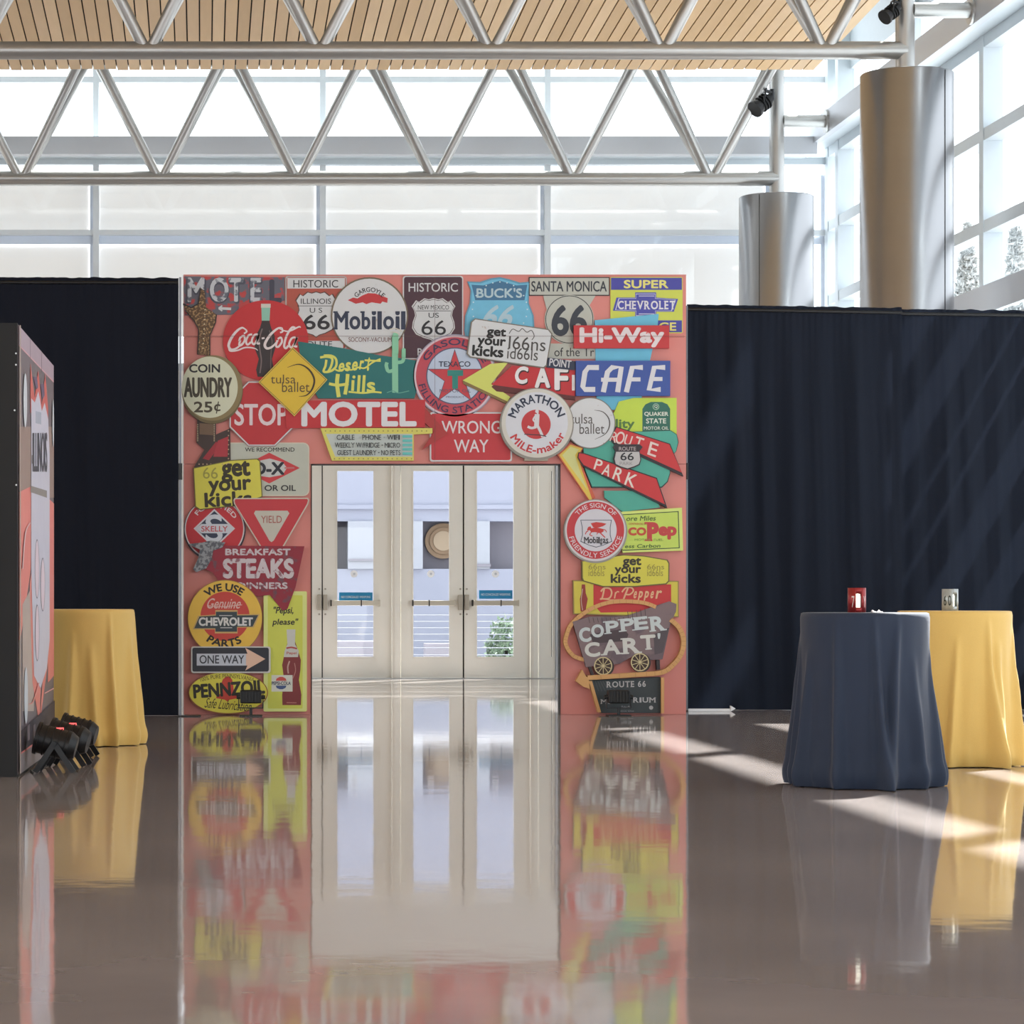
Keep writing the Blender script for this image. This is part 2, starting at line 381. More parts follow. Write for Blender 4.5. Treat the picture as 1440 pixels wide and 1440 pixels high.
g.box(dx0,dx1,YB-.04,YB+.14,3.115,3.18,M_door)
for x in (453.2,652): g.box(PX(x,SB)-.03,PX(x,SB)+.03,YB+.075,YB+.085,0,3.12,M_dark)  # dark strips added behind the door gaps to block daylight leaks
for a, b in ((551.5,562.5),(746.5,756.5)): g.box(PX(a,SB)-.03,PX(b,SB)+.03,YB+.145,YB+.155,0,3.12,M_dark)
g.box(PX(776,SB),PX(782,SB),YB+.125,YB+.135,0,3.12,M_dark); struct(g.build('door_frame'), 'cream steel posts and head between the doors')
g = G(); g.box(dx0,dx1,YB-.08,YB+.2,0,.01,M_steel); struct(g.build('trim_1'), 'steel door threshold')

# ------------------------------------------------------------------ outside, seen through the doors
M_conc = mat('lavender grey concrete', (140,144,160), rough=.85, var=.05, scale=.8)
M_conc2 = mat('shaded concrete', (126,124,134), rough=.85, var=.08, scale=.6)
so = 70.0; YO = PY(so)
def ox(x): return PX(x,so)
def oz(y): return PZ(y,so)
b = empty('concrete_building', (ox(600),YO,-.25), 'pale concrete building outside the doors with deep window bays', 'building')
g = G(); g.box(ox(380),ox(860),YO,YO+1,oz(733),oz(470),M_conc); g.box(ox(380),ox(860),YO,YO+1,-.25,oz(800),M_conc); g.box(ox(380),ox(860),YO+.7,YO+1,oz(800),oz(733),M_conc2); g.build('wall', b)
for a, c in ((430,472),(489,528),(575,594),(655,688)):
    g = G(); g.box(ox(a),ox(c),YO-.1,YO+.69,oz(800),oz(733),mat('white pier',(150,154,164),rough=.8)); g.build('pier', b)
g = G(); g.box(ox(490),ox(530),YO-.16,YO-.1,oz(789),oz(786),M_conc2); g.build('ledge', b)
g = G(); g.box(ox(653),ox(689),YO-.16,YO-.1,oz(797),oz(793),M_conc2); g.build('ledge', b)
g = G(); g.box(ox(380),ox(860),YO-.08,YO,oz(716),oz(710),M_conc); g.build('string_course', b)
M_seal = mat('tan bronze emblem', (140,118,96), rough=.6, metal=.2)
g = G(); X, Z = ox(626), oz(760)
g.tube((X,YO+.55,Z),(X,YO+.69,Z),.36,M_seal,40); g.tube((X,YO+.5,Z),(X,YO+.55,Z),.27,M_seal,40); g.tube((X,YO+.46,Z),(X,YO+.5,Z),.2,mat('light tan emblem',(168,150,128),rough=.6),32)
o = g.build('round_emblem', b); o['label'] = 'tan round wall emblem in the middle bay'
# cable railing
sr = 90.0; YR = PY(sr)
rl = empty('cable_railing', (PX(600,sr),YR,-.25), 'white cable railing on the terrace outside the doors', 'railing')
M_wr2 = mat('steel cable', (120,124,134), rough=.5); M_wr = mat('white rail and sun strip paint', (240,240,242), rough=.4)
for y in (848,):
    g = G(); g.box(PX(400,sr),PX(820,sr),YR-.03,YR+.03,PZ(849+2,sr),PZ(846,sr),M_wr); g.build('top_rail', rl)
for y in (865,874,883,892,901,911,921):
    g = G(); g.tube((PX(400,sr),YR,PZ(y,sr)),(PX(820,sr),YR,PZ(y,sr)),.006,M_wr2,8); g.build('cable', rl)
for x in (452,560,644,752):
    g = G(); g.box(PX(x,sr)-.03,PX(x,sr)+.03,YR-.03,YR+.03,-.25,PZ(847,sr),M_wr); g.build('post', rl)
g = G(); g.box(ox(380),ox(500)+.6,PY(80),PY(80)+.4,-.25,PZ(902,80),M_conc2); tag(g.build('planter_wall'), 'low grey planter wall beyond the left door', 'wall')
g = G(); g.box(PX(598,82),PX(645,82),PY(82),PY(82)+.4,-.25,PZ(905,82),M_conc2); tag(g.build('planter_box'), 'grey planter box beyond the middle door', 'planter')
def leafy(name, X, Y, z0, hgt, rad, n, col, lab, cat, shape='round', group=None, ls=.06):
    rd = random.Random(int(X*37+Y)); root = empty(name, (X,Y,z0), lab, cat, group)
    g = G(); g.tube((X,Y,z0),(X,Y,z0+hgt*.5),rad*.08,M_dark,8); g.build('trunk', root)
    g = G(); m1 = mat(name+' leaf a', col, rough=.7, var=.2, scale=4, trans=.25); m2 = mat(name+' leaf b', tuple(int(c*.75) for c in col), rough=.7, var=.2, scale=4, trans=.25)
    for i in range(n):
        if shape == 'cone':
            t = rd.random()**.8; r = rad*(1-t)**.8*(.35+.65*rd.random()**.5)+.03; a = rd.random()*2*PI; c = Vector((X+r*math.cos(a),Y+r*math.sin(a),z0+.2+t*(hgt-.2)))
        else:
            d = Vector((rd.gauss(0,1),rd.gauss(0,1),rd.gauss(0,1))).normalized()*(rd.random()**.4); c = Vector((X+d.x*rad,Y+d.y*rad,z0+hgt/2+d.z*hgt/2))
        u = Vector((rd.gauss(0,1),rd.gauss(0,1),rd.gauss(0,1))).normalized()*ls; v = u.orthogonal().normalized()*ls*.5
        g.add([c-u,c+v,c+u,c-v],[(0,1,2,3)], m1 if i%2 else m2)
    o = g.build('foliage', root); o['kind'] = 'stuff'
    return root
leafy('garden_shrub', PX(712,84), PY(84), -.25, 1.12, .36, 700, (112,132,112), 'loose green shrub outside the right door', 'shrub')
leafy('low_plant', PX(676,84), PY(84)-1.1, -.25, .45, .3, 300, (84,100,70), 'low green plant at the foot of the railing', 'plant')
M_tr = (232,238,236)  # leaf tone paled so outdoor glare and haze sit in the colour
leafy('cypress_tree', 13.45, 50.0, -.25, 8.0, .85, 5200, M_tr, 'pale cypress seen through the side glass, beside the near column', 'tree', 'cone', 'trees beyond the side glass', .09)
leafy('cypress_tree', 13.15, 46.0, -.25, 7.7, .62, 4200, M_tr, 'taller pale cypress seen at the right edge of the side glass', 'tree', 'cone', 'trees beyond the side glass', .09)

# ------------------------------------------------------------------ drapes
def drape(x0, x1, Y, ztop0, ztop1, zbot, fold, seed, m, name, label, hem=.0):
    nx, nz_ = int((x1-x0)/.018), 46; vs_ = []; fs = []
    rd = random.Random(seed); ph = [rd.random()*100 for _ in range(4)]
    for j in range(nz_+1):
        t = j/nz_
        for i in range(nx+1):
            X = x0+(x1-x0)*i/nx; u = i/nx
            zt = ztop0+(ztop1-ztop0)*u + .012*noise.noise(Vector((X*9,seed,0)))
            z = zbot+(zt-zbot)*t
            pin = 1-math.exp(-(1-t)*9)
            low = 1-t
            f = math.sin(X*19+ph[0]+1.7*math.sin(X*2.3+ph[1])+.6*low*math.sin(X*1.3+ph[2]))
            f2 = noise.noise(Vector((X*3.1+ph[3],t*1.2,seed)))
            f3 = math.sin(X*85+3*math.sin(X*5))*math.exp(-(1-t)*14)
            f4 = noise.noise(Vector((X*14+ph[1]+t*1.5, t*1.6, 4.)))
            y = Y+fold*(.15+.85*pin)*(.55*f*(.6+.8*abs(f2)))+.09*f2*pin*fold/.05*.6+.006*f3+fold*.35*f4*pin
            vs_.append((X,y,z+(.0 if j else .0)))
    for j in range(nz_):
        for i in range(nx):
            a = j*(nx+1)+i; fs.append((a,a+1,a+nx+2,a+nx+1))
    root = empty(name, ((x0+x1)/2,Y,zbot), label, 'curtain', 'dark pipe and drape curtains')
    g = G(); g.add(vs_, fs, m, True); o = g.build('fabric', root)
    g = G(); g.tube((x0,Y,(ztop0)-.05),(x1,Y,(ztop1)-.05),.018,M_black,10); g.build('top_rod', root)
    return root
M_drape = mat('black drape cloth', (20,23,33), rough=.85, k=1.0, var=.15, scale=60, spec=.15, trans=.0)
M_drape2 = mat('navy black drape cloth', (27,32,43), rough=.85, k=1.0, var=.15, scale=60, spec=.15, trans=.13)
SL, SR, SA = 144.0, 136.5, 142.2
drape(PX(-60,SL), PX(251,SL), PY(SL)+.1, PZ(388,SL), PZ(389,SL), .001, .05, 3, M_drape, 'drape_curtain', 'black pleated drape hanging left of the sign arch')
drape(PX(966,SR), PX(1268,SR), PY(SR)-.0, PZ(428,SR), PZ(433,SR), .001, .036, 11, M_drape2, 'drape_curtain', 'navy black drape right of the sign arch, from the arch to the gathered seam')
drape(PX(1264,SR), XW-.06, PY(SR)+.1, PZ(433,SR), PZ(436,SR), .001, .04, 23, M_drape2, 'drape_curtain', 'navy black drape behind the tables, from the gathered seam to the right edge')
M_pole = mat('silver drape pole', (120,122,128), rough=.4, metal=.6)
for x, s, y0, lab in ((253.5,SL,388,'silver drape upright at the left edge of the sign arch'),(962.5,SR,429,'silver drape upright just behind the right edge of the sign arch')):
    X, Y = PX(x,s), PY(s)-(.06 if x < 300 else .13)
    r = empty('drape_upright', (X,Y,0), lab, 'pole')
    g = G(); g.tube((X,Y,.01),(X,Y,PZ(655,s)),.013,M_pole,14); g.build('lower_tube', r)
    g = G(); g.tube((X,Y,PZ(655,s)),(X,Y,PZ(y0,s)-.02),.011,M_pole,14); g.build('upper_tube', r)
    g = G(); g.tube((X,Y,PZ(675,s)),(X,Y,PZ(652,s)),.02,M_black,14); g.build('collar', r)
    g = G(); g.box(X-.02,X+.2,Y-.1,Y+.1,0,.01,M_black) if x<300 else g.box(X-.1,X+.02,Y-.25,Y+.03,0,.01,M_black); g.build('base_plate', r)
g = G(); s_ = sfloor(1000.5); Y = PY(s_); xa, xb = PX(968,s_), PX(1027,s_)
g.box(xa,xb,Y-.02,Y+.02,0,.028,M_wr)  # white bar added in place of the sunlight strip under the drape
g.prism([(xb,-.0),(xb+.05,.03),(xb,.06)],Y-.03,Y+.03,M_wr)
tag(g.build('sunlight_strip', bevel=.003), 'short pointed white strip standing in for sunlight under the drape, right of the arch', 'bar')

# ------------------------------------------------------------------ tables
def table(x, s, label, clabel, c, seed, colname):
    X, Y = PX(x,s), PY(s)
    t = empty('cocktail_table', (X,Y,0), label, 'table')
    g = G(); g.lathe((X,Y,0), [(0,1.03),(.372,1.03),(.38,1.035),(.38,1.055),(.375,1.062),(0,1.062)], M_black, 48); g.build('tabletop', t)
    g = G(); g.tube((X,Y,.03),(X,Y,1.03),.035,M_steel,16); g.build('pole', t)
    g = G(); g.lathe((X,Y,0), [(0,.0),(.27,.0),(.27,.012),(.06,.035),(0,.035)], M_black, 32); g.build('base', t)
    rd = random.Random(seed); N = 288; ph = [rd.random()*2*PI for _ in range(8)]
    nf = 14
    ridge = [((k+rd.uniform(-.32,.32))*2*PI/nf, rd.uniform(.06,.105), rd.uniform(.055,.115), rd.uniform(-.2,.2), rd.uniform(.0,.5)) for k in range(nf)]
    def folds(th, a):
        h = 0
        for t0, wd, am, dr, st in ridge:
            d = (th-t0-dr*a+PI)%(2*PI)-PI
            g_ = max(0,(a-st*.5))/(1-st*.5)
            h += am*(g_**.8)*math.exp(-(d/(wd*(.75+.5*a)))**2)
        return h
    prof = []
    for r in (0,.12,.24,.33,.37,.384): prof.append(('top', r, 1.0665-(0 if r<.38 else .004)))
    nzs = 40
    for j in range(1,nzs+1): prof.append(('side', j/nzs, 1.0625-(1.0625-.006)*j/nzs))
    vs_ = []; k = len(prof)
    for i in range(N):
        th = 2*PI*i/N
        for kind, a, z in prof:
            if kind == 'top': r = a; zz_ = z
            else:
                r = .39+.04*a+folds(th, a)-.02*min(1,a*3)
                r += .007*noise.noise(Vector((math.cos(th)*5,math.sin(th)*5,z*4+seed)))*min(1,a*2)
                if a > .86:
                    q_ = (a-.86)/.14
                    r += .009*math.sin(PI*min(1,q_*1.0))*(1+noise.noise(Vector((math.cos(th)*7,math.sin(th)*7,seed)))) - .014*q_**3
                r = max(r, .386) if a < .1 else r
                zz_ = z
            vs_.append((X+r*math.cos(th), Y+r*math.sin(th), zz_))
    fs = [(i*k+j, i*k+j+1, ((i+1)%N)*k+j+1, ((i+1)%N)*k+j) for i in range(N) for j in range(k-1)]
    m_ = mat(colname, c, rough=.62, var=.04, scale=120, spec=.25, bump=.12, bscale=220)
    m_.node_tree.nodes['Principled BSDF'].inputs['Sheen Weight'].default_value = .15
    g = G(); g.add(vs_, fs, m_, True); o = g.build('tablecloth', org=(X,Y,0))
    tag(o, clabel, 'tablecloth')
    return X, Y
bx, by = table(1216, 228.4, 'tall round cocktail table under the navy blue cloth', 'navy blue tablecloth draped to the floor over the nearest tall table', (38,49,69), 5, 'navy satin')
rx, ry = table(1342, 202.5, 'tall round cocktail table under the right yellow cloth', 'yellow tablecloth on the right, partly hidden behind the navy one', (218,182,104), 9, 'mustard satin')
lx, ly = table(120, 178.0, 'tall round cocktail table under the left yellow cloth', 'yellow tablecloth on the left, beside the printed box stand', (218,182,104), 14, 'mustard satin')

def candle(X, Y, s, col, letters, label, colname, dx, lcol):
    z = 1.068
    r = empty('candle_holder', (X,Y,z), label, 'candle', None)
    rad, h = .055, .15
    m_ = mat(colname, col, rough=.35, metal=.3, var=.35, scale=40, k=1.2)
    g = G(); n = 40; op = (-.32,.32)     # wrap leaving a window slot toward the candle
    vs_, fs = [], []
    c0 = -PI/2+dx
    for i in range(n+1):
        a = c0+.32+(2*PI-.64)*i/n
        for zz_ in (0,h): vs_.append((X+rad*math.cos(a),Y+rad*math.sin(a),z+zz_))
    fs = [(2*i,2*i+2,2*i+3,2*i+1) for i in range(n)]
    g.add(vs_, fs, m_, True)
    for a0, a1, za, zb in ((c0-.32,c0+.32,0,.03),(c0-.32,c0+.32,.115,h)):
        vv = []
        for i in range(7):
            a = a0+(a1-a0)*i/6; vv += [(X+rad*math.cos(a),Y+rad*math.sin(a),z+za),(X+rad*math.cos(a),Y+rad*math.sin(a),z+zb)]
        g.add(vv, [(2*i,2*i+2,2*i+3,2*i+1) for i in range(6)], m_, True)
    o = g.build('plate_sleeve', r); sl = o.modifiers.new('t','SOLIDIFY'); sl.thickness = .002
    g = G(); g.lathe((X,Y,z), [(0,.001),(.05,.001),(.05,h-.004),(.047,h-.004),(.047,.006),(0,.006)], glassmat('clear glass cup',(.98,.98,.98)), 28); g.build('glass_cup', r)
    M_wax = mat('glowing wax candle', (255,246,226), rough=.5, emit=3.2)
    g = G(); cx, cy = X+.02*math.cos(c0), Y+.02*math.sin(c0)
    g.lathe((cx,cy,z), [(0,.03),(.017,.03),(.017,.1),(.014,.112),(0,.115)], M_wax, 20); c_ = g.build('candle', r)
    g = G(); g.lathe((cx,cy,z), [(0,.0065),(.022,.0065),(.022,.028),(0,.0295)], M_black, 20); g.build('candle_base', r)
    for ch, da, w_, h0, h1 in letters:
        LCYL.append((o, ch, X, Y, rad+.0035, c0+da, w_, z+h0, z+h1, mat(colname+' letters', lcol, rough=.5)))
    return r
LCYL = []
candle(PX(1210,231), by-.1, 231, (140,42,44), [('7',-.62,.3,.03,.1),('Y',.68,.3,.03,.1)], 'red number plate candle holder on the navy tablecloth', 'red plate metal', .0, (214,196,190))
candle(PX(1339.5,204), ry-.08, 204, (160,166,166), [('6',-1.3,.38,.035,.105),('0',-.72,.38,.035,.105)], 'silver number plate candle holder on the right yellow tablecloth', 'silver plate metal', .42, (50,56,44))
# folded napkin
g = G(); X = PX(1233,230); Y = by-.12; n = 10; vs_ = []; fs = []
for i in range(n+1):
    for j in range(6):
        vs_.append((X-.032+.064*i/n, Y-.03+.06*j/5, 1.0685+.014*math.sin(PI*j/5)*(.6+.4*math.sin(i*1.1))+.003*math.sin(i*2.)))
for i in range(n):
    for j in range(5):
        a = i*6+j; fs.append((a,a+6,a+7,a+1))
g.add(vs_, fs, mat('white napkin paper',(235,235,240),rough=.8), True); g.box(X-.034,X+.034,Y-.032,Y+.032,1.0672,1.069,MC['white napkin paper'])
tag(g.build('napkin', org=(X,Y,1.067)), 'small crumpled white napkin on the navy tablecloth', 'napkin')

# ------------------------------------------------------------------ par lights on the floor
def par_light(X, Y, ang, label, group, big=1.0, red=True):
    r = empty('uplight', (X,Y,0), label, 'light', group)
    d = Vector((math.cos(ang)*.96, math.sin(ang)*.96, .25)).normalized(); c = Vector((X,Y,.17*big)); R_ = .085*big
    g = G(); g.tube(c-d*.08*big, c+d*.1*big, R_, M_black, 28); g.tube(c+d*.1*big, c+d*.12*big, R_*1.12, M_black, 28)
    g.tube(c-d*.12*big, c-d*.08*big, R_*.75, M_black, 28, R_); g.build('can', r)
    for k in range(4):
        g = G(); q = c-d*(.06-.04*k)*big; g.tube(q, q+d*.008, R_*1.07, M_blackmatte, 28); g.build('fin', r)
    g = G(); g.tube(c+d*.118*big, c+d*.123*big, R_*.95, glassmat('lens glass',(.7,.7,.7)), 28); g.build('lens', r)
    side = Vector((-d.y, d.x, 0)).normalized()
    fw = Vector((d.x, d.y, 0)).normalized()
    for sgn in (-1,1):
        p = c+side*sgn*(R_+.012)
        for f in (-1,1):
            e = Vector((p.x,p.y,.006))+fw*f*.11*big
            g = G(); dd = (e-p).normalized(); u = side*.006; w_ = dd.cross(side).normalized()*.016*big
            vs_ = [a+su*u+sw*w_ for a in (p,e) for su in (-1,1) for sw in (-1,1)]
            g.add(vs_, [(0,1,3,2),(4,6,7,5),(0,4,5,1),(2,3,7,6),(0,2,6,4),(1,5,7,3)], M_black); g.build('leg', r)
        g = G(); g.tube(p-side*.01, p+side*sgn*.025, .014*big, M_black, 12); g.build('knob', r)
    if red:
        g = G(); q = c+Vector((0,0,R_+.001))-d*.02
        g.box(q.x-.03,q.x+.03,q.y-.018,q.y+.018,q.z-.008,q.z+.006,mat('red display',(255,90,90),emit=2.5)); o = g.build('display', r); o['label'] = 'glowing red display'
    return r
par_light(PX(79,212), PY(212), PI*.98, 'black uplight standing foremost beside the printed box stand', 'black uplights at the box stand', 1.15)
par_light(PX(97,205), PY(205)+.05, PI*.95, 'black uplight standing just behind the foremost one', 'black uplights at the box stand', 1.15)
par_light(PX(110,194), PY(194)+.1, PI*.95, 'third black uplight, farthest of the row by the left yellow cloth', 'black uplights at the box stand', 1.1, False)
def box_light(X, Y, label, group):
    r = empty('uplight', (X,Y,0), label, 'light', group); z = .185
    g = G(); g.box(X-.105,X+.105,Y-.05,Y+.07,z-.06,z+.07,M_black); g.build('housing', r, bevel=.012)
    for i in range(7):
        g = G(); g.box(X-.09+i*.03-.004,X-.09+i*.03+.004,Y-.062,Y-.05,z-.05,z+.06,M_blackmatte); g.build('fin', r)
    for e in (-1,1):
        g = G(); g.box(X+e*.118-.005,X+e*.118+.005,Y-.015,Y+.015,z-.1,z+.03,M_black); g.tube((X+e*.105,Y,z),(X+e*.14,Y,z),.02,M_black,12); g.build('bracket_arm', r)
    g = G(); g.box(X-.123,X+.123,Y-.015,Y+.015,z-.11,z-.1,M_black); g.tube((X,Y,.01),(X,Y,z-.1),.016,M_black,12); g.build('stem', r)
    g = G(); g.box(X-.11,X+.11,Y-.1,Y+.1,.0,.012,M_black); g.build('base_plate', r)
box_light(PX(353,144.5), PY(SA)-.35, 'black uplight in front of the left leg of the arch', 'uplights before the arch')
box_light(PX(872,144.5), PY(SA)-.35, 'black uplight in front of the right leg of the arch', 'uplights before the arch')
g = G(); pts = [Vector((PX(24,215)+.1, PY(214), .006)), Vector((PX(40,210)+.02, PY(211), .006)), Vector((PX(52,208), PY(207), .006)), Vector((PX(66,208), PY(205.5), .006))]
for a, b_ in zip(pts[:-1], pts[1:]): g.tube(a, b_, .005, M_black, 8)
tag(g.build('power_cable'), 'thin black cable on the floor from the box stand to the uplights', 'cable')

# ------------------------------------------------------------------ print helpers
_tc = {}
def glyphs(text, off=0):
    off = 0; key = text
    if key not in _tc:
        c = bpy.data.curves.new('t', 'FONT'); c.body = text; c.offset = off; c.resolution_u = 4; c.fill_mode = 'FRONT'
        o = bpy.data.objects.new('t', c); me = bpy.data.meshes.new_from_object(o)
        vs_ = [(v.co.x, v.co.y) for v in me.vertices]; fs = [tuple(p.vertices) for p in me.polygons]
        bpy.data.objects.remove(o); bpy.data.curves.remove(c); bpy.data.meshes.remove(me)
        if vs_:
            x0 = min(v[0] for v in vs_); x1 = max(v[0] for v in vs_); y0 = min(v[1] for v in vs_); y1 = max(v[1] for v in vs_)
            vs_ = [((v[0]-x0)/(x1-x0), (v[1]-y0)/(y1-y0)) for v in vs_]
            asp = (x1-x0)/(y1-y0)
        else: asp = 1
        _tc[key] = (vs_, fs, asp)
    return _tc[key]
SERIF = {  # stem ends (fraction across, half width): bottom, top
 'M':([.08,.92],[.08,.92]),'m':([.08,.5,.92],[.08]),'o':([],[]),'b':([],[.1]),'i':([.5],[.5]),'l':([.5],[.5]),'C':([],[]),'H':([.1,.9],[.1,.9]),
 'E':([.12],[.12]),'V':([],[.08,.92]),'R':([.12,.9],[.12]),'O':([],[]),'L':([.12],[.12]),'T':([.5],[]),'U':([],[.1,.9]),'P':([.12],[.12]),
 'A':([.06,.94],[]),'N':([.1,.9],[.1]),'I':([.5],[.5]),'F':([.12],[.12]),'D':([.12],[.12]),'S':([],[]),'W':([],[.05,.5,.95]),'Y':([.5],[.08,.92]),
 'K':([.12,.9],[.12,.85]),'g':([],[]),'a':([.9],[]),'s':([],[]),'p':([.12],[.12]),'e':([],[]),'r':([.2],[.2]),'n':([.1,.9],[.1]),'G':([],[]),'B':([.12],[.12])}
class Sign:
    """one printed sign plate on the arch; coordinates are those of a measuring grid (ox, oy, scale)"""
    def __init__(s, name, label, level, Z, parent, toworld, dstep=.010, yfront=0):
        s.Z = Z; s.g = G(); s.t = G(); s.name = name; s.label = label; s.parent = parent; s.tw = toworld
        s.lv = level; s.k = 0; s.n = 0; s.d = level*dstep; s.th = dstep
    def p(s, x, y):
        return (s.Z[0]+x/s.Z[2], s.Z[1]+y/s.Z[2])
    def plate(s, pts, col):
        m = col if not isinstance(col, tuple) else ink(col)
        q = [s.p(*a) for a in pts]
        ar = sum(q[i][0]*q[(i+1)%len(q)][1]-q[(i+1)%len(q)][0]*q[i][1] for i in range(len(q)))
        if ar > 0: q = q[::-1]
        s.k += 1; n = len(q); vs_ = [s.tw(a[0],a[1],s.d+s.k*.0003) for a in q]+[s.tw(a[0],a[1],0) for a in q]
        s.g.add(vs_, [tuple(range(n)), tuple(range(2*n-1,n-1,-1))]+[(i,i+n,(i+1)%n+n,(i+1)%n) for i in range(n)], m)
        return s
    def flat(s, pts, col, g=None):
        m = col if not isinstance(col, tuple) else ink(col)
        s.k += 1; q = [s.p(*a) for a in pts]
        ar = sum(q[i][0]*q[(i+1)%len(q)][1]-q[(i+1)%len(q)][0]*q[i][1] for i in range(len(q)))
        if ar > 0: q = q[::-1]
        (g or s.g).add([s.tw(a[0],a[1],s.d+s.k*.0003) for a in q], [tuple(range(len(q)))], m)
        return s
    def circ(s, cx, cy, r, n=48, ry=None, sq=1): return [(cx+r*math.cos(2*PI*i/n), cy+(ry or r)*math.sin(2*PI*i/n)) for i in range(n)]
    def rr(s, x0, y0, x1, y1, r=8, skew=0):
        P = []
        for cx, cy, a0 in ((x1-r,y0+r,-90),(x1-r,y1-r,0),(x0+r,y1-r,90),(x0+r,y0+r,180)):
            for i in range(5):
                a = math.radians(a0+i*22.5); P.append((cx+r*math.cos(a), cy+r*math.sin(a)))
        return P
    def _put(s, vs_, fs, f, m, bu=0, bv=0):
        """bu, bv: emboldening as a fraction of the box; the glyph shrinks so that its outline keeps the box"""
        dirs = [(0,0)] if bu <= 0 else [(0,0)]+[(math.cos(PI*k/4), math.sin(PI*k/4)) for k in range(8)]
        for dx, dy in dirs:
            s.n += 1; dd = s.d+s.k*.0003+.0008+(s.n%60)*.00003
            s.t.add([s.tw(*s.p(*f(bu+u*(1-2*bu)+dx*bu, bv+v*(1-2*bv)+dy*bv)), dd) for u, v in vs_], fs, m)
    def T(s, text, x0, y0, x1, y1, col, bold=0, shear=0, rot=0, serif=False, sx=.5):
        m = ink(col) if isinstance(col, tuple) else col
        cx, cy, w_, h_ = (x0+x1)/2, (y0+y1)/2, x1-x0, y1-y0; ca, sa = math.cos(math.radians(rot)), math.sin(math.radians(rot))
        sh = shear*h_; bold = max(0, bold); bp = bold*1.1*h_          # stroke growth in grid units
        def f(u, v, W=None):
            a = (u-.5)*(w_-abs(sh))+sh*(v-.5); b_ = -(v-.5)*h_
            return (cx+a*ca-b_*sa, cy+a*sa+b_*ca)
        if not serif:
            vs_, fs, _ = glyphs(text); s._put(vs_, fs, f, m, bp/w_, bp/h_)
        else:
            ws = [(.3 if ch == ' ' else .4 if ch in '-*/' else max(.3,glyphs(ch)[2])*(1 if ch.isupper() or ch in 'bldkhi0123456789' else .72)) for ch in text]; gap = .17*sx*2
            tot = sum(ws)+gap*(len(ws)-1); x = 0
            for ch, cw in zip(text, ws):
                if ch != ' ':
                    vs_, fs, _ = glyphs(ch); low = ch in 'oaesmnrcugp'
                    v0_, hh = (0, .74 if low else 1)
                    if ch in '-*': v0_, hh = .42, .16
                    if ch in 'gp': v0_, hh = -.28, 1.02
                    s._put(vs_, fs, lambda u, v: f((x+u*cw)/tot, v0_+v*hh), m, min(.2, bp/(w_*cw/tot)), min(.2, bp/(h_*hh)))
                    bt, tp = SERIF.get(ch, ([],[])); sw = (.1+bold*1.6)/tot; st = .09; sp_ = .0
                    for lst, vv in ((bt,0),(tp,(.74 if low else 1)-st)):
                        for fx in lst:
                            c_ = (x+fx*cw)/tot
                            s._put([(c_-sw,vv),(c_+sw,vv),(c_+sw,vv+st),(c_-sw,vv+st)], [(0,1,2,3)], f, m)
                x += cw+gap
        return s
    def A(s, text, cx, cy, ri, ro, a0, a1, col, bold=.02, bottom=False):
        """text on an arc, angles in degrees clockwise from the top"""
        m = ink(col) if isinstance(col, tuple) else col
        vs_, fs, _ = glyphs(text); h_ = ro-ri; w_ = abs(math.radians(a1-a0))*(ri+ro)/2; bp = max(0,bold)*1.1*h_
        if bottom and a0 > 180 and a1 < 180 and False: pass
        def f(u, v):
            a = math.radians(a0+(a1-a0)*u); r = (ri+(ro-ri)*v) if not bottom else (ro-(ro-ri)*v)
            return (cx+r*math.sin(a), cy-r*math.cos(a))
        s._put(vs_, fs, f, m, bp/w_, bp/h_); return s
    def S(s, pts, wd, col, smooth=True, taper=None):
        """brush stroke through points"""
        m = ink(col) if isinstance(col, tuple) else col
        P = [Vector(p) for p in pts]
        if smooth and len(P) > 2:
            Q = []
            for i in range(len(P)-1):
                p0 = P[max(i-1,0)]; p1 = P[i]; p2 = P[i+1]; p3 = P[min(i+2,len(P)-1)]
                for k in range(5):
                    t = k/5; Q.append(.5*((2*p1)+(p2-p0)*t+(2*p0-5*p1+4*p2-p3)*t*t+(3*p1-p0-3*p2+p3)*t**3))
            Q.append(P[-1]); P = Q
        n = len(P); vs_ = []; s.n += 1
        for i in range(n):
            d = (P[min(i+1,n-1)]-P[max(i-1,0)]); d = d.normalized() if d.length > 1e-6 else Vector((1,0)); nn = Vector((-d.y,d.x))
            w_ = wd/2*(1 if not taper else (taper+(1-taper)*math.sin(PI*i/(n-1))))
            vs_ += [P[i]+nn*w_, P[i]-nn*w_]
        s.t.add([s.tw(*s.p(v.x,v.y), s.d+s.k*.0003+.0008+(s.n%60)*.00003) for v in vs_], [(2*i,2*i+2,2*i+3,2*i+1) for i in range(n-1)], m)
        return s
    def done(s):
        o = s.g.build(s.name, s.parent)
        if s.label: o['label'] = s.label
        if s.t.v: s.t.build('lettering', o)['kind'] = 'stuff'
        return o

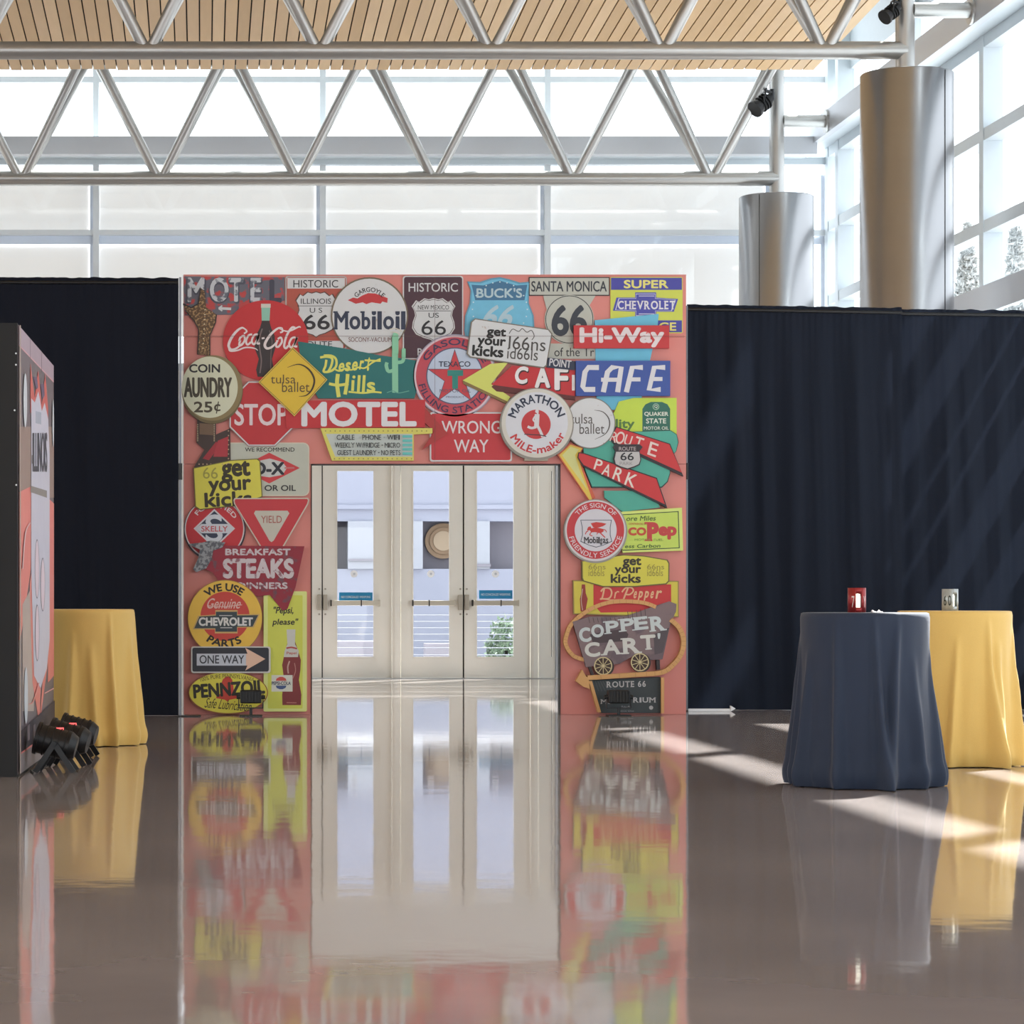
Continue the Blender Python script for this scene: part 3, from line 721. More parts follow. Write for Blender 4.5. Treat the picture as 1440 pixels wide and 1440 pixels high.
# ------------------------------------------------------------------ the arch of signs
YA = PY(SA)
AX = PX(612, SA)
arch = empty('sign_arch', (AX,YA,0), 'salmon pink entrance arch covered with a collage of old roadside signs', 'arch')
PINK = (206,130,122)
M_pink = mat('salmon printed panel', PINK, rough=.5, k=K, var=.04, scale=2)
M_edge = mat('black arch edge', (24,20,20), rough=.5)
xl, xr_, xo0, xo1 = PX(258,SA), PX(965,SA), PX(437.5,SA), PX(788,SA)
zt, zo, zs = PZ(387,SA), PZ(652.5,SA), PZ(474,SA)
for a, b_, c_, d_ in ((xl,PX(610.5,SA),zs,zt),(PX(610.5,SA),xr_,zs,zt),(xl,PX(610.5,SA),zo,zs),(PX(610.5,SA),xr_,zo,zs),(xl,xo0,0,zo),(xo1,xr_,0,zo)):
    g = G(); g.box(a+.0015,b_-.0015,YA,YA+.03,c_+.0015,d_-.0015,M_pink); g.build('panel', arch)
g = G(); g.box(xl+.01,xo0-.01,YA+.03,YA+.14,0,zt-.01,M_edge); g.box(xo1+.01,xr_-.01,YA+.03,YA+.14,0,zt-.01,M_edge); g.box(xo0-.01,xo1+.01,YA+.03,YA+.14,zo+.01,zt-.01,M_edge)
g.build('frame_core', arch)
g = G(); g.box(xo0,xo0+.008,YA-.01,YA+.14,0,zo,M_edge); g.box(xo1-.008,xo1,YA-.01,YA+.14,0,zo,M_edge); g.box(xo0,xo1,YA-.01,YA+.14,zo-.01,zo,M_edge); g.build('opening_trim', arch)
g = G(); g.box(xl-.006,xl-.001,YA-.004,YA+.04,0,zt,M_steel); g.box(xl,xr_,YA-.004,YA+.04,zt,zt+.006,M_pink); g.build('edge_trim', arch)
def TW(x, y, d): return (PX(x,SA), YA-.0005-d, PZ(y,SA))
Z1, Z2 = (250,380,4.0), (600,380,3.892)
Z3, Z4, Z5, Z6 = (250,620,7.2), (250,810,7.2), (780,600,7.2), (780,780,6.26)
def SG(name, label, lv, Z): return Sign(name, label, lv, Z, arch, TW)
W = (200,202,204); CREAM = (196,196,178); RED = (196,48,52); BLK = (38,38,42); NAVY = (44,52,74); YEL = (222,205,62); GRN = (42,140,122)
BLUE = (62,86,165); SKY = (108,178,208); RUST = (140,92,60); LIME = (205,216,84)
rusty = mat('rust flecked white enamel', W, rough=.45, k=K, scale=14, c2=(150,110,80), thr=.72)
def shield(cx, cy, w_, h_):
    pts = [(0,-1),(.22,-.94),(.42,-.99),(.66,-.82),(.8,-.9),(1,-.62),(.88,-.42),(.84,-.2),(.95,.1),(.98,.38),(.8,.66),(.45,.82),(.15,.9),(0,1)]
    P = [(cx+a*w_/2, cy+b_*h_/2) for a, b_ in pts]; Q = [(cx-a*w_/2, cy+b_*h_/2) for a, b_ in reversed(pts[1:-1])]
    return P+Q
# --- top left letters
mott = mat('weathered neon metal', (96,96,108), rough=.5, k=K, scale=11, c2=(176,66,66), thr=.56)
mott2 = mat('weathered pale enamel', (186,190,196), rough=.5, k=K, scale=16, c2=(96,100,112), thr=.57)
s = SG('motel_letters_sign','weathered grey and red panel of big letters at the top left corner',1,Z1)
s.plate([(32,35),(600,40),(600,170),(300,250),(40,255)], mott)
s.T('M',45,48,160,190,(70,72,86),.05).T('M',55,42,150,180,mott2,.03).T('OT',172,48,380,190,(70,72,86),.05).T('OT',180,42,370,180,mott2,.03)
s.T('E',402,48,478,190,(70,72,86),.05).T('E',408,44,470,180,mott2,.03).T('L',515,52,585,185,(60,60,76),.05).T('L',520,48,580,175,(190,60,64),.03)
s.S([(230,215),(300,218)],14,W).S([(230,215),(250,200)],8,W).S([(230,215),(250,230)],8,W).done()
leop = mat('spotted brown metal', (96,74,54), rough=.6, k=K, scale=45, c2=(168,136,96), thr=.55)
s = SG('boot_arrow_sign','spotted brown boot shaped arrow above the round laundry sign',2,Z1)
s.plate([(28,190),(75,212),(115,190),(128,100),(150,118),(160,210),(195,235),(218,250),(212,295),(180,370),(180,480),(112,475),(118,335),(95,290),(50,235)], leop)
s.S([(30,190),(75,212),(115,190),(128,105),(150,118)],7,(40,36,40),False).S([(50,235),(95,290),(118,335),(112,475)],6,(44,38,36),False).S([(218,250),(212,295),(180,370),(180,480)],6,(44,38,36),False)
for i in range(9): s.S([(150-i*1.5,225+i*27),(158-i*1.5,222+i*27)],5,(220,206,170),False)
s.done()
# --- historic illinois
s = SG('route_sign','brown route marker with a pale header and white shield',1,Z1)
s.plate(s.rr(605,34,950,445,14),(168,170,168)).flat(s.rr(612,40,944,440,12),(176,78,62)).flat([(616,44),(940,44),(940,104),(616,104)],W)
s.T('HISTORIC',650,56,902,98,BLK)
s.flat(shield(778,250,235,262),(90,60,56)).flat(shield(778,250,222,250),W)
s.T('ILLINOIS',692,160,862,190,BLK).T('U S',742,212,812,240,BLK).T('66',705,250,855,335,BLK,.02)
s.flat([(672,200),(886,200),(886,203),(672,203)],BLK)
s.flat([(705,398),(930,398),(930,440),(705,440)],W).T('ROUTE',690,400,868,432,BLK).done()
# --- historic new mexico (grid 1)
s = SG('route_sign','dark maroon route marker with a white border and shield',1,Z1)
s.plate(s.rr(1265,32,1605,500,16),W).flat(s.rr(1272,38,1599,495,14),(72,44,56))
s.T('HISTORIC',1298,72,1575,122,W,.01).flat(shield(1438,280,246,246),(200,200,200)).flat(shield(1438,280,234,234),(60,44,50)).flat(shield(1438,280,228,228),W)
s.T('NEW MEXICO',1350,197,1525,222,BLK).flat([(1340,228),(1535,228),(1535,231),(1340,231)],BLK).T('US',1410,240,1468,268,BLK).T('66',1370,282,1508,365,BLK)
s.T('R',1348,440,1380,480,W,.01).done()
# --- buck's shield
bl1 = mat('sky blue enamel', SKY, rough=.5, k=K, scale=10, var=.1)
s = SG('blue_shield_sign','light blue shield sign with faded white numbers',1,Z2)
P = [(222,62),(290,65),(350,45),(400,38),(450,50),(510,68),(575,62),(560,110),(558,180),(585,250),(590,330),(560,420),(220,420),(205,330),(210,250),(235,180),(240,110)]
s.plate(P,(84,150,180)).flat([(400+(a-400)*.95,230+(b_-230)*.95) for a,b_ in P], bl1)
s.flat([(245,80),(310,84),(400,58),(490,84),(550,80),(535,165),(265,165)],(58,110,150)).T("BUCK'S",272,98,522,152,(168,196,206),.03)
s.T('66',290,190,498,320,(166,196,210),.035,.35)
for i in range(24):
    a = 2*PI*i/24; s.flat(s.circ(400+150*math.cos(a),215+150*math.sin(a)*1.0,4,8),(190,215,222))
s.done()
# --- santa monica
s = SG('route_end_sign','grey cream route end marker with a big black number in a circle',1,Z2)
s.plate([(635,130),(930,130),(880,210),(905,290),(700,290),(655,210)],(178,180,170))
s.plate([(558,38),(1000,38),(1000,140),(558,140)],BLK).flat([(563,43),(996,43),(996,135),(563,135)],(178,180,170)).T('SANTA MONICA',572,60,985,118,(46,52,62),.015)
s.plate(s.circ(780,270,135),(178,180,170)).flat(s.circ(780,270,131),BLK).flat(s.circ(780,270,127),(178,180,170)).T('66',682,190,878,362,(50,56,66),.035)
s.plate([(630,402),(925,402),(925,485),(630,485)],(178,180,170)).T('of the Tr',698,424,915,472,BLK).done()
# --- super service
s = SG('dealer_sign','blue and yellow square dealer sign in the top right corner of the arch',1,Z2)
s.plate(s.rr(1005,38,1400,345,8),(198,206,72)).flat([(1008,42),(1396,42),(1396,108),(1008,108)],(66,66,160)).T('SUPER',1078,54,1322,100,(222,216,110),.04)
s.flat([(1008,275),(1396,275),(1396,340),(1008,340)],(66,66,160)).T('CE',1270,286,1365,332,(222,216,110),.03)
bt = [(1038,150),(1140,150),(1140,122),(1255,122),(1255,150),(1375,158),(1352,228),(1255,228),(1255,258),(1140,258),(1140,228),(1018,222)]
s.flat(bt,(70,72,168)).flat([(1197+(a-1197)*.93,190+(b_-190)*.9) for a,b_ in bt],(196,198,214)).flat([(1197+(a-1197)*.9,190+(b_-190)*.84) for a,b_ in bt],(70,72,168))
s.T('CHEVROLET',1045,168,1360,215,(212,212,220),.03,0,0,True).S([(1160,142),(1245,142)],4,(200,200,220)).S([(1160,240),(1245,240)],4,(200,200,220)).done()
# --- mobil disc
s = SG('round_oil_sign','round white oil sign with dark blue lettering and a red gargoyle',2,Z1)
s.plate(s.circ(1078,257,217),(112,98,78)).flat(s.circ(1078,258,209),rusty)
s.A('GARGOYLE',1078,215,92,118,-50,50,BLK,.015)
s.flat([(955,170),(985,155),(1010,160),(1040,142),(1070,130),(1110,132),(1145,145),(1180,158),(1178,185),(1150,178),(1140,190),(1090,182),(1060,192),(1040,182),(1000,190),(975,178)],RED)
s.T('Mobiloil',880,232,1280,335,NAVY,.03,0,0,True,.25).T('SOCONY-VACUUM',960,378,1202,404,(110,60,60)).done()
# --- coca cola
s = SG('round_cola_sign','round red drink sign with white script and a bottle',2,Z1)
s.plate(s.circ(494,396,240,64,226),(196,40,44))
glassb = (52,44,46)
s.flat([(470,200),(520,200),(516,290),(525,325),(545,370),(548,440),(530,500),(540,560),(535,602),(448,600),(440,560),(455,500),(432,440),(438,370),(462,325),(472,290)],glassb)
s.flat([(470,202),(520,202),(516,285),(472,285)],(130,186,168)).flat([(468,190),(522,190),(522,212),(468,212)],(196,196,186))
s.S([(475,330),(458,390),(462,450),(470,510),(462,580)],7,(118,100,98)).S([(515,340),(530,400),(524,470),(522,560)],6,(100,84,84))
sc = (222,208,208)
s.S([(378,332),(360,325),(330,345),(300,385),(286,425),(300,447),(330,440),(372,405)],15,sc,taper=.5)     # C
s.S([(378,332),(388,345),(372,358)],9,sc)
s.S([(352,395),(345,420),(358,422),(376,395),(372,370),(352,380),(345,400)],11,sc)                          # o
s.S([(418,362),(398,368),(384,400),(392,420),(412,405)],11,sc)                                             # c
s.S([(450,362),(430,366),(416,398),(428,418),(448,390),(456,362),(446,410),(462,412)],11,sc)               # a
s.S([(472,385),(488,382)],10,sc)
s.S([(585,325),(560,330),(520,365),(490,415),(500,440),(530,432),(565,395)],15,sc,taper=.5)                # C
s.S([(585,325),(590,345),(575,352)],9,sc)
s.S([(560,395),(552,425),(565,432),(585,405),(580,380),(562,388)],11,sc)                                   # o
s.S([(660,325),(640,325),(612,370),(598,425),(608,440),(622,425)],12,sc)                                   # l
s.S([(662,378),(640,385),(626,415),(636,436),(655,415),(672,378),(656,425),(672,430)],11,sc)               # a
s.S([(286,425),(292,455),(335,452),(380,436),(430,440),(450,452)],9,sc,taper=.4)
s.S([(570,330),(620,345),(680,320),(690,325)],9,sc,taper=.4)
s.done()
# --- stop
s = SG('stop_sign','red octagonal road sign below the cola disc',3,Z1)
oc = [(368+R_*math.cos(PI/8+k*PI/4), 582+R_*math.sin(PI/8+k*PI/4)) for R_ in (49.5,) for k in range(8)]
OC = lambda R_: [((368+R_*math.cos(PI/8+k*PI/4)-250)*4, (582+R_*math.sin(PI/8+k*PI/4)-380)*4) for k in range(8)]
s.plate(OC(49.8),(150,110,110)).flat(OC(48.8),W).flat(OC(47),(190,44,50)).T('STOP',318,752,620,875,(218,200,204),.02).done()
# --- coin laundry with its marquee base
s = SG('marquee_arrow_sign','dark bulb studded arrow below the round laundry sign',3,Z1)
s.plate([(110,840),(215,850),(215,925),(295,890),(298,1110),(90,1110),(150,1010),(105,970)],(64,50,48))
s.flat([(140,1060),(215,965),(240,985),(175,1070)],(160,44,54)).flat([(225,960),(285,935),(280,1050),(200,1050)],(176,50,60))
for i in range(10):
    s.flat(s.circ(112,870+i*10,4,8),(170,150,120)); s.flat(s.circ(205,870+i*10,4,8),(170,150,120))
for i in range(8): s.flat(s.circ(285,905+i*26,4,8),(180,150,120)); s.flat(s.circ(120+i*22,1092,4,8),(180,150,120))
s.flat([(122,862),(200,866),(200,930),(122,925)],(110,86,66)).done()
s = SG('laundry_sign','round cream sign with a deep bronze rim and dark lettering',4,Z1)
s.plate(s.circ(194,675,172,64,190),(104,90,58)).flat(s.circ(196,664,168,64,184),(132,116,76)).flat(s.circ(180,660,157,64,172),(204,206,178))
s.T('COIN',64,530,238,578,BLK,.035).T('AUNDRY',34,604,305,718,(66,60,48),.03).T('25',90,740,195,802,(70,62,48),.03).T('c',204,755,240,795,(70,62,48),.03).S([(229,740),(217,808)],6,(70,62,48)).done()
# --- desert hills
s = SG('desert_sign','teal green banner with yellow script and a cactus',3,Z1)
s.plate([(675,402),(930,440),(1125,478),(1385,515),(1330,722),(790,722),(700,560)],(30,108,106))
yy_ = (214,214,90)
def script(s, pts, col=yy_, w_=13): s.S(pts, w_, col)
script(s,[(800,492),(840,488),(868,500),(862,540),(845,572)]); script(s,[(835,505),(830,540),(820,572),(862,568),(890,540),(888,500),(860,482),(820,482)])
for ch, x0, x1, y0, y1 in (('e',900,940,522,572),('s',938,975,518,570),('e',975,1015,514,566),('r',1018,1048,508,560),('t',1058,1085,488,568)): s.T(ch,x0,y0,x1,y1,yy_,.05,.15)
script(s,[(885,560),(910,568),(940,555),(975,562),(1015,548),(1050,552),(1095,520),(1140,500)],w_=9); script(s,[(1050,508),(1140,512)],w_=10)
script(s,[(900,585),(895,640),(905,715)],w_=22); script(s,[(955,585),(950,640),(940,700)],w_=20); script(s,[(850,640),(900,648),(960,640)],w_=16)
script(s,[(985,620),(982,680)],w_=16); s.flat(s.circ(990,602,9,12),yy_); script(s,[(1020,592),(1014,690)],w_=16); script(s,[(1048,592),(1042,690)],w_=16); s.T('s',1062,630,1110,690,yy_,.05)
script(s,[(960,685),(1040,692),(1100,686),(1145,690)],w_=10)
cg = (128,196,158)
s.S([(1220,372),(1222,690)],34,cg,False); s.S([(1222,560),(1185,570),(1172,540),(1176,520)],20,cg); s.S([(1222,520),(1262,515),(1270,480),(1268,450)],20,cg)
s.S([(1175,690),(1210,680),(1240,692),(1300,680)],5,(90,160,140)); s.done()
s = SG('cactus_top_piece','pale green cactus top over the white oil disc',4,Z1)
s.plate([(1205,370),(1212,355),(1230,352),(1240,368),(1240,470),(1205,470)],cg).plate([(1258,445),(1268,438),(1280,445),(1280,490),(1258,490)],cg)
s.S([(1190,335),(1225,330),(1262,348)],6,(206,200,186)).S([(1195,350),(1225,352),(1250,365)],6,(206,200,186)).done()
# --- texaco
s = SG('star_fuel_sign','round red and white filling station sign with a red star',3,Z2)
s.plate(s.circ(152,580,228,72),(150,150,170)).flat(s.circ(152,580,222,72),(212,186,196)).flat(s.circ(152,580,212,72),(192,66,80)).flat(s.circ(152,580,156,60),(70,80,110)).flat(s.circ(152,580,150,60),(180,194,216))
st = [(152+(158 if k%2==0 else 60)*math.sin(PI*k/5), 590-(158 if k%2==0 else 60)*math.cos(PI*k/5)) for k in range(10)]
s.flat(st,(70,60,84)).flat([(152+(a-152)*.94,590+(b_-590)*.94) for a,b_ in st],(200,56,64))
s.T('TEXACO',64,500,238,530,NAVY,.02)
s.flat([(112,548),(198,548),(198,580),(170,580),(170,650),(138,650),(138,580),(112,580)],(40,130,120))
s.T('MOTOR OIL',70,652,240,670,(80,80,100)).T('PRODUCT',105,690,205,700,(110,116,140))
s.A('GASOLINE',152,580,168,205,-62,66,(60,50,84),.025).A('FILLING STATION',152,580,168,205,256,104,(60,50,84),.015,True).done()
# --- motel
s = SG('motel_sign','long red sign with large white capitals',4,Z1)
s.plate([(600,735),(1390,730),(1390,885),(610,890)],(196,44,50)).plate([(1388,775),(1518,920),(1372,1012),(1440,908),(1388,860)],(176,52,52))
s.T('MOTEL',694,740,1342,882,(214,214,218),.045).done()
s = SG('amenities_sign','yellow bulb framed board with three lines of small print',5,Z1)
s.plate([(802,890),(1430,890),(1430,920),(1325,925),(1325,1072),(866,1072)],(214,206,92))
s.flat([(832,922),(1318,922),(1318,1050),(884,1050)],(186,196,192))
for i in range(22): s.flat(s.circ(830+i*27,906,4,8),(150,140,80))
for i in range(17): s.flat(s.circ(880+i*27,1062,4,8),(150,140,80))
for i in range(5): s.flat([(1262,930+i*24),(1316,930+i*24),(1316,944+i*24),(1262,944+i*24)],(92,190,184))
s.T('CABLE',892,928,992,956,BLK,.005,0,0,True,.3).T('PHONE * WIFI',1036,928,1246,956,BLK,.005,0,0,True,.3).T('WEEKLY W/FRIDGE - MICRO',882,972,1248,1000,BLK,.005,0,0,True,.3).T('GUEST LAUNDRY - NO PETS',895,1014,1250,1042,BLK,.005,0,0,True,.3).done()
# --- wrong way
s = SG('wrong_way_sign','red rectangular road sign above the opening',3,Z2)
s.plate(s.rr(16,778,465,1048,12),W).flat(s.rr(24,786,457,1040,10),(196,50,58)).T('WRONG',80,825,405,895,(214,206,210),.01).T('WAY',148,928,336,998,(214,206,210),.01).done()
# --- cafe arrow sign
s = SG('arrow_cafe_sign','red cafe sign with a lime arrow head pointing left',4,Z2)
s.plate([(195,606),(345,515),(445,505),(350,628),(458,700),(440,735),(200,625)],(132,106,60)).flat([(195,604),(345,515),(445,505),(350,625),(455,695),(440,720)],(206,212,96))
s.plate([(352,640),(470,530),(810,545),(810,712),(380,665)],(96,40,40)).flat([(352,628),(465,525),(810,540),(810,690)],(196,44,50))
s.T('C',480,535,560,632,(60,30,34),.05,.1).T('C',476,528,556,624,(222,220,220),.045,.1).T('A',592,538,680,652,(60,30,34),.05).T('A',588,532,674,646,(222,220,220),.045).T('F',700,540,778,664,(60,30,34),.05).T('F',696,534,772,658,(222,220,220),.045).S([(800,575),(800,660)],16,(222,220,220)).done()
s = SG('point_plate','small dark plate with pale capitals',5,Z2)
s.plate([(655,480),(808,500),(808,550),(655,535)],NAVY).T('POINT',668,490,788,532,(196,196,200),.02,0,6).done()
# --- get your kicks white
s = SG('white_slogan_sign','chipped white slanted plate with black slogan and outlined number shield',5,Z2)
s.plate([(262,266),(665,325),(685,350),(655,525),(640,540),(235,480),(216,460),(240,285)],(120,112,100)).flat([(264,272),(660,330),(678,352),(650,520),(636,532),(238,474),(224,458),(246,288)],rusty)
s.T('get',325,322,432,378,(30,28,30),.045,0,4).T('your',275,376,430,430,(30,28,30),.045,0,4).T('kicks',246,416,418,476,(30,28,30),.045,0,4)
lw = (70,66,64)
s.S([(448,350),(468,325),(500,338),(520,322),(545,342),(570,332),(585,362),(572,385)],4,lw)
s.T('I66ns',446,368,648,440,lw,-.012,0,4).T('id66ls',438,428,606,492,lw,-.012,0,4)
s.done()
# --- hiway / cafe stack
s = SG('blue_backing_piece','sky blue tapered backing panel behind the highway cafe signs',2,Z2)
s.plate([(918,275),(1268,240),(1262,310),(1160,765),(930,765)],(96,184,216)).done()
s = SG('highway_sign','red banner with white rounded lettering',6,Z2)
s.plate([(802,305),(1322,305),(1322,430),(802,430)],(198,48,52))
hb = mat('white enamel with rust', (214,204,206), rough=.45, k=K, scale=18, c2=(196,60,62), thr=.68)
s.T('Hi-Way',832,316,1295,425,hb,.05).done()
s = SG('cafe_sign','blue banner with white slanted capitals',6,Z2)
s.plate([(812,498),(1328,498),(1328,690),(812,690)],(54,80,160))
cw = (212,212,216)
s.S([(938,535),(880,535),(862,560),(850,640),(862,655),(918,655)],28,cw,False).S([(962,670),(985,560),(1010,535),(1060,535),(1040,670)],28,cw,False).S([(950,602),(1050,602)],22,cw,False)
s.S([(1088,670),(1120,535),(1178,535)],28,cw,False).S([(1100,600),(1165,600)],22,cw,False).S([(1300,535),(1240,535),(1212,655),(1275,655)],28,cw,False).S([(1222,598),(1285,598)],22,cw,False).done()
# --- marathon
s = SG('fuel_globe_sign','round white fuel globe sign with curved blue and red lettering',7,Z2)
s.plate([(540,1000),(650,1000),(660,1045),(530,1045)],(160,150,130)).plate(s.circ(598,845,202,72,198),(138,134,124)).flat(s.circ(600,840,194,72,188),(204,200,190)).flat(s.circ(598,838,170,72,168),(206,208,216)).flat(s.circ(594,846,80,48),(196,50,54))
s.A('MARATHON',598,850,120,168,-72,70,NAVY,.03).A('MILE-maker',598,838,125,168,242,112,(200,48,52),.03,True)
rn = (208,206,210)
s.S([(603,752),(603,800),(600,850)],9,rn,False).S([(600,790),(598,830),(596,860)],26,rn).flat(s.circ(599,775,10,12),rn).S([(596,860),(570,866),(548,858)],14,rn).S([(600,850),(618,885),(630,915)],15,rn).S([(590,800),(578,820),(590,835)],8,rn)
s.S([(530,900),(620,905),(650,912)],5,(60,50,60),False).done()
# --- tulsa ballet white
s = SG('round_ballet_sign','round white sign with thin lettering and a crescent stroke',6,Z2)
s.plate(s.circ(890,838,138,64,140),(120,118,110)).flat(s.circ(890,838,133,64,135),rusty)
tl = (84,80,78)
s.T('tulsa',782,788,905,842,tl,-.01).T('ballet',832,842,968,898,tl,-.01).S([(912,768),(960,778),(992,815),(994,860),(970,900),(915,928)],7,tl,taper=.2).done()
# --- quality / quaker
s = SG('lime_oil_sign','lime green sign with a dark green arched badge',3,Z2)
s.plate([(1050,720),(1130,700),(1365,700),(1365,905),(1030,905),(1000,830)],(188,214,64))
s.plate([(1178,885),(1178,760),(1195,735),(1225,722),(1285,722),(1315,735),(1330,760),(1330,885)],(44,104,88)).T('QUAKER',1188,776,1320,802,(206,214,200),.03).T('STATE',1198,812,1308,840,(206,214,200),.03).T('MOTOR OIL',1186,856,1322,874,(206,214,200),.015)
s.flat(s.circ(1252,748,18,16),(150,190,160)).flat(s.circ(1252,748,14,16),(44,104,88)).T('Q',1243,739,1261,757,(206,214,200),.02).T('lity',1032,815,1135,880,(80,120,60),.03).done()
# --- route park
s = SG('teal_oval_pieces','teal rounded panels behind the red route banners',4,Z5)
s.plate([(280,210),(450,130),(560,60),(1170,40),(1230,80),(1248,160),(1225,250),(1160,330),(1165,470),(1140,560),(1080,620),(370,620),(300,440)],(40,60,60)).flat([(285,212),(452,134),(560,64),(1166,44),(1226,84),(1242,160),(1220,250),(1152,332),(1158,470),(1132,555),(1075,608),(375,608),(306,440)],(70,166,146))
s.plate([(495,650),(1000,650),(1060,820),(790,850),(690,870),(600,800),(500,720)],(70,166,146)).done()
s = SG('yellow_arrow_sign','long yellow and orange neon arrow beside the opening',4,Z5)
s.plate([(20,285),(150,170),(290,215),(240,285),(285,430),(405,720),(365,745),(340,745)],(208,92,62)).flat([(40,290),(155,185),(275,222),(228,290),(270,440),(375,740),(345,740)],(222,190,70)).flat([(70,292),(155,205),(240,232),(200,290),(245,440),(330,650)],(206,206,130)).done()
s = SG('route_banner','red slanted banner with cream capitals, the upper of two',5,Z5)
s.plate([(610,0),(1160,175),(1295,505),(600,190),(545,130)],(44,40,44)).flat([(620,12),(1152,182),(1280,468),(610,160),(560,125)],(204,48,52))
s.T('R',562,58,628,160,(222,200,190),.0,0,20).T('O',612,52,700,180,(222,200,190),.012,0,18).T('U',700,88,772,195,(222,200,190),.012,0,18).T('T',800,108,885,235,(222,200,190),.012,0,18).T('E',935,165,1040,300,(222,200,190),.012,-.1,20).done()
s = SG('park_banner','red slanted banner with cream capitals, the lower of two',6,Z5)
s.plate([(235,262),(290,270),(1025,520),(1130,825),(275,405),(225,315)],(44,40,44)).flat([(240,272),(290,280),(1018,530),(1108,790),(285,390),(232,315)],(204,48,52))
s.T('P',398,335,470,445,(222,210,200),.012,0,18).T('A',478,382,560,500,(222,210,200),.012,0,18).T('R',590,420,680,550,(222,210,200),.012,0,20).T('K',712,475,818,610,(222,210,200),.012,0,20).done()
s = SG('small_shield_sign','small grey route shield between the two red banners',7,Z5)
s.plate([(580,210),(605,182),(850,182),(880,210),(850,250),(865,340),(850,390),(800,415),(730,440),(650,415),(600,390),(585,330),(605,250)],(52,46,52)).flat([(612,258),(845,258),(855,340),(840,382),(790,405),(727,425),(660,405),(608,380),(597,330)],(184,182,182))
s.T('ROUTE',640,208,812,246,(170,160,160),.015).T('66',655,265,790,345,BLK,.015).T('PARK',648,360,780,392,(140,136,140)).done()
# --- dx
s = SG('diamond_oil_sign','pale rounded sign with a red diamond and bold black letters',2,Z3)
s.plate(s.rr(430,18,1332,560,60),(206,196,176)).flat(s.rr(438,28,1322,550,56),(182,186,172)).T('WE RECOMMEND',680,68,1182,110,(48,44,44),.015)
s.flat([(925,120),(1235,275),(925,432),(620,275)],(204,56,62)).flat([(930,180),(1060,215),(1105,275),(1060,345),(930,370),(760,345),(760,215)],(190,194,192))
s.T('D-X',770,215,1080,345,(38,42,52),.05).S([(1080,275),(1180,275)],16,(190,110,110)).T('OR OIL',878,448,1195,508,(48,48,52),.03).done()
# --- get your kicks yellow (left)
s = SG('yellow_slogan_sign','yellow slogan plate on the left leg, tilted beside the diamond oil sign',4,Z3)
s.plate([(155,275),(540,195),(810,180),(835,205),(858,570),(600,660),(220,700),(175,670)],(110,100,50)).flat([(165,282),(540,205),(800,190),(825,210),(848,562),(600,650),(225,690),(185,662)],(210,202,66))
dk = (52,46,34)
s.T('get',440,205,735,420,dk,.04,0,-3).T('your',310,395,745,555,dk,.04,0,-3).T('kicks',270,515,750,665,dk,.04,0,-3).T('66',255,270,405,385,(150,146,60),-.01).done()
# --- skelly
s = SG('round_diamond_sign','round red fuel sign with a dark diamond and big letter',2,Z3)
s.plate(s.circ(375,900,312,72,320),(54,48,60)).flat(s.circ(372,890,302,72,306),(206,196,200)).flat(s.circ(372,890,290,72,294),(196,44,52))
s.flat([(370,690),(580,888),(370,1090),(160,888)],(206,200,206)).flat([(370,710),(555,888),(370,1070),(185,888)],(46,56,80))
s.T('S',280,745,455,1030,(196,202,212),.015).flat([(182,888),(240,842),(505,842),(562,888),(505,936),(240,936)],(196,202,212))
s.g.v and None
s.T('SKELLY',238,862,505,920,(190,70,76),.02)
s.A('FORTIFIED',372,890,215,262,-52,62,(214,200,202),.03).done()
s = SG('skelly_bar_overlay','pale bar across the dark diamond',3,Z3)
s.plate([(190,888),(245,844),(500,844),(552,888),(500,934),(245,934)],(196,202,212)).T('SKELLY',238,862,505,920,(190,70,76),.02); s.name = 'sign_bar'; s.done()
# --- yield
s = SG('yield_sign','red and white triangular road sign pointing down',5,Z3)
def tri(o): return [(945-385+o*1.0,585+o*.55),(945+385-o*1.0,585+o*.55),(945+385-o*2.1,610+o*.9),(990-o*.2,1150-o*1.9),(945,1175-o*2.0),(900+o*.2,1150-o*1.9),(945-385+o*2.1-o*.0,610+o*.9)]
s.plate([(575,580),(1318,578),(1330,600),(1320,640),(1010,1180),(955,1210),(900,1180),(570,640),(562,600)],(196,186,170)).flat([(585,592),(1308,590),(1316,605),(1306,640),(1000,1170),(955,1195),(908,1170),(582,640),(574,608)],(196,52,60))
s.flat([(785,708),(1110,708),(1128,735),(970,1010),(948,1026),(925,1010),(770,735)],(190,186,172)).T('YIELD',842,760,1052,832,(170,90,84),.005).done()
# --- breakfast steaks
s = SG('steak_house_sign','dark red sign with peeling white capitals and a down arrow',6,Z3)
mar = mat('peeling maroon enamel', (140,46,60), rough=.55, k=K, scale=12, c2=(108,72,82), thr=.62)
s.plate([(430,1060),(1280,1068),(1190,1480),(1110,1700),(1060,1720),(930,1560),(620,1590),(430,1440),(350,1330),(280,1300),(350,1120)],mar)
pw = mat('peeling white enamel', (196,186,190), rough=.55, k=K, scale=16, c2=(140,100,110), thr=.6)
s.T('BREAKFAST',480,1092,1140,1160,pw,.05).T('STEAKS',455,1190,1175,1395,pw,.05).T('DINNERS',600,1432,1110,1500,pw,.05).done()
s = SG('steer_head_piece','mottled silver arrow head piece beside the dark red sign',7,Z3)
s.plate([(100,1045),(250,1030),(330,1010),(480,1030),(450,1080),(360,1110),(340,1200),(290,1290),(190,1330),(155,1300),(210,1180),(225,1100),(130,1060)],mat('mottled silver metal',(140,144,148),rough=.5,k=K,scale=30,c2=(90,92,100),thr=.5)).done()
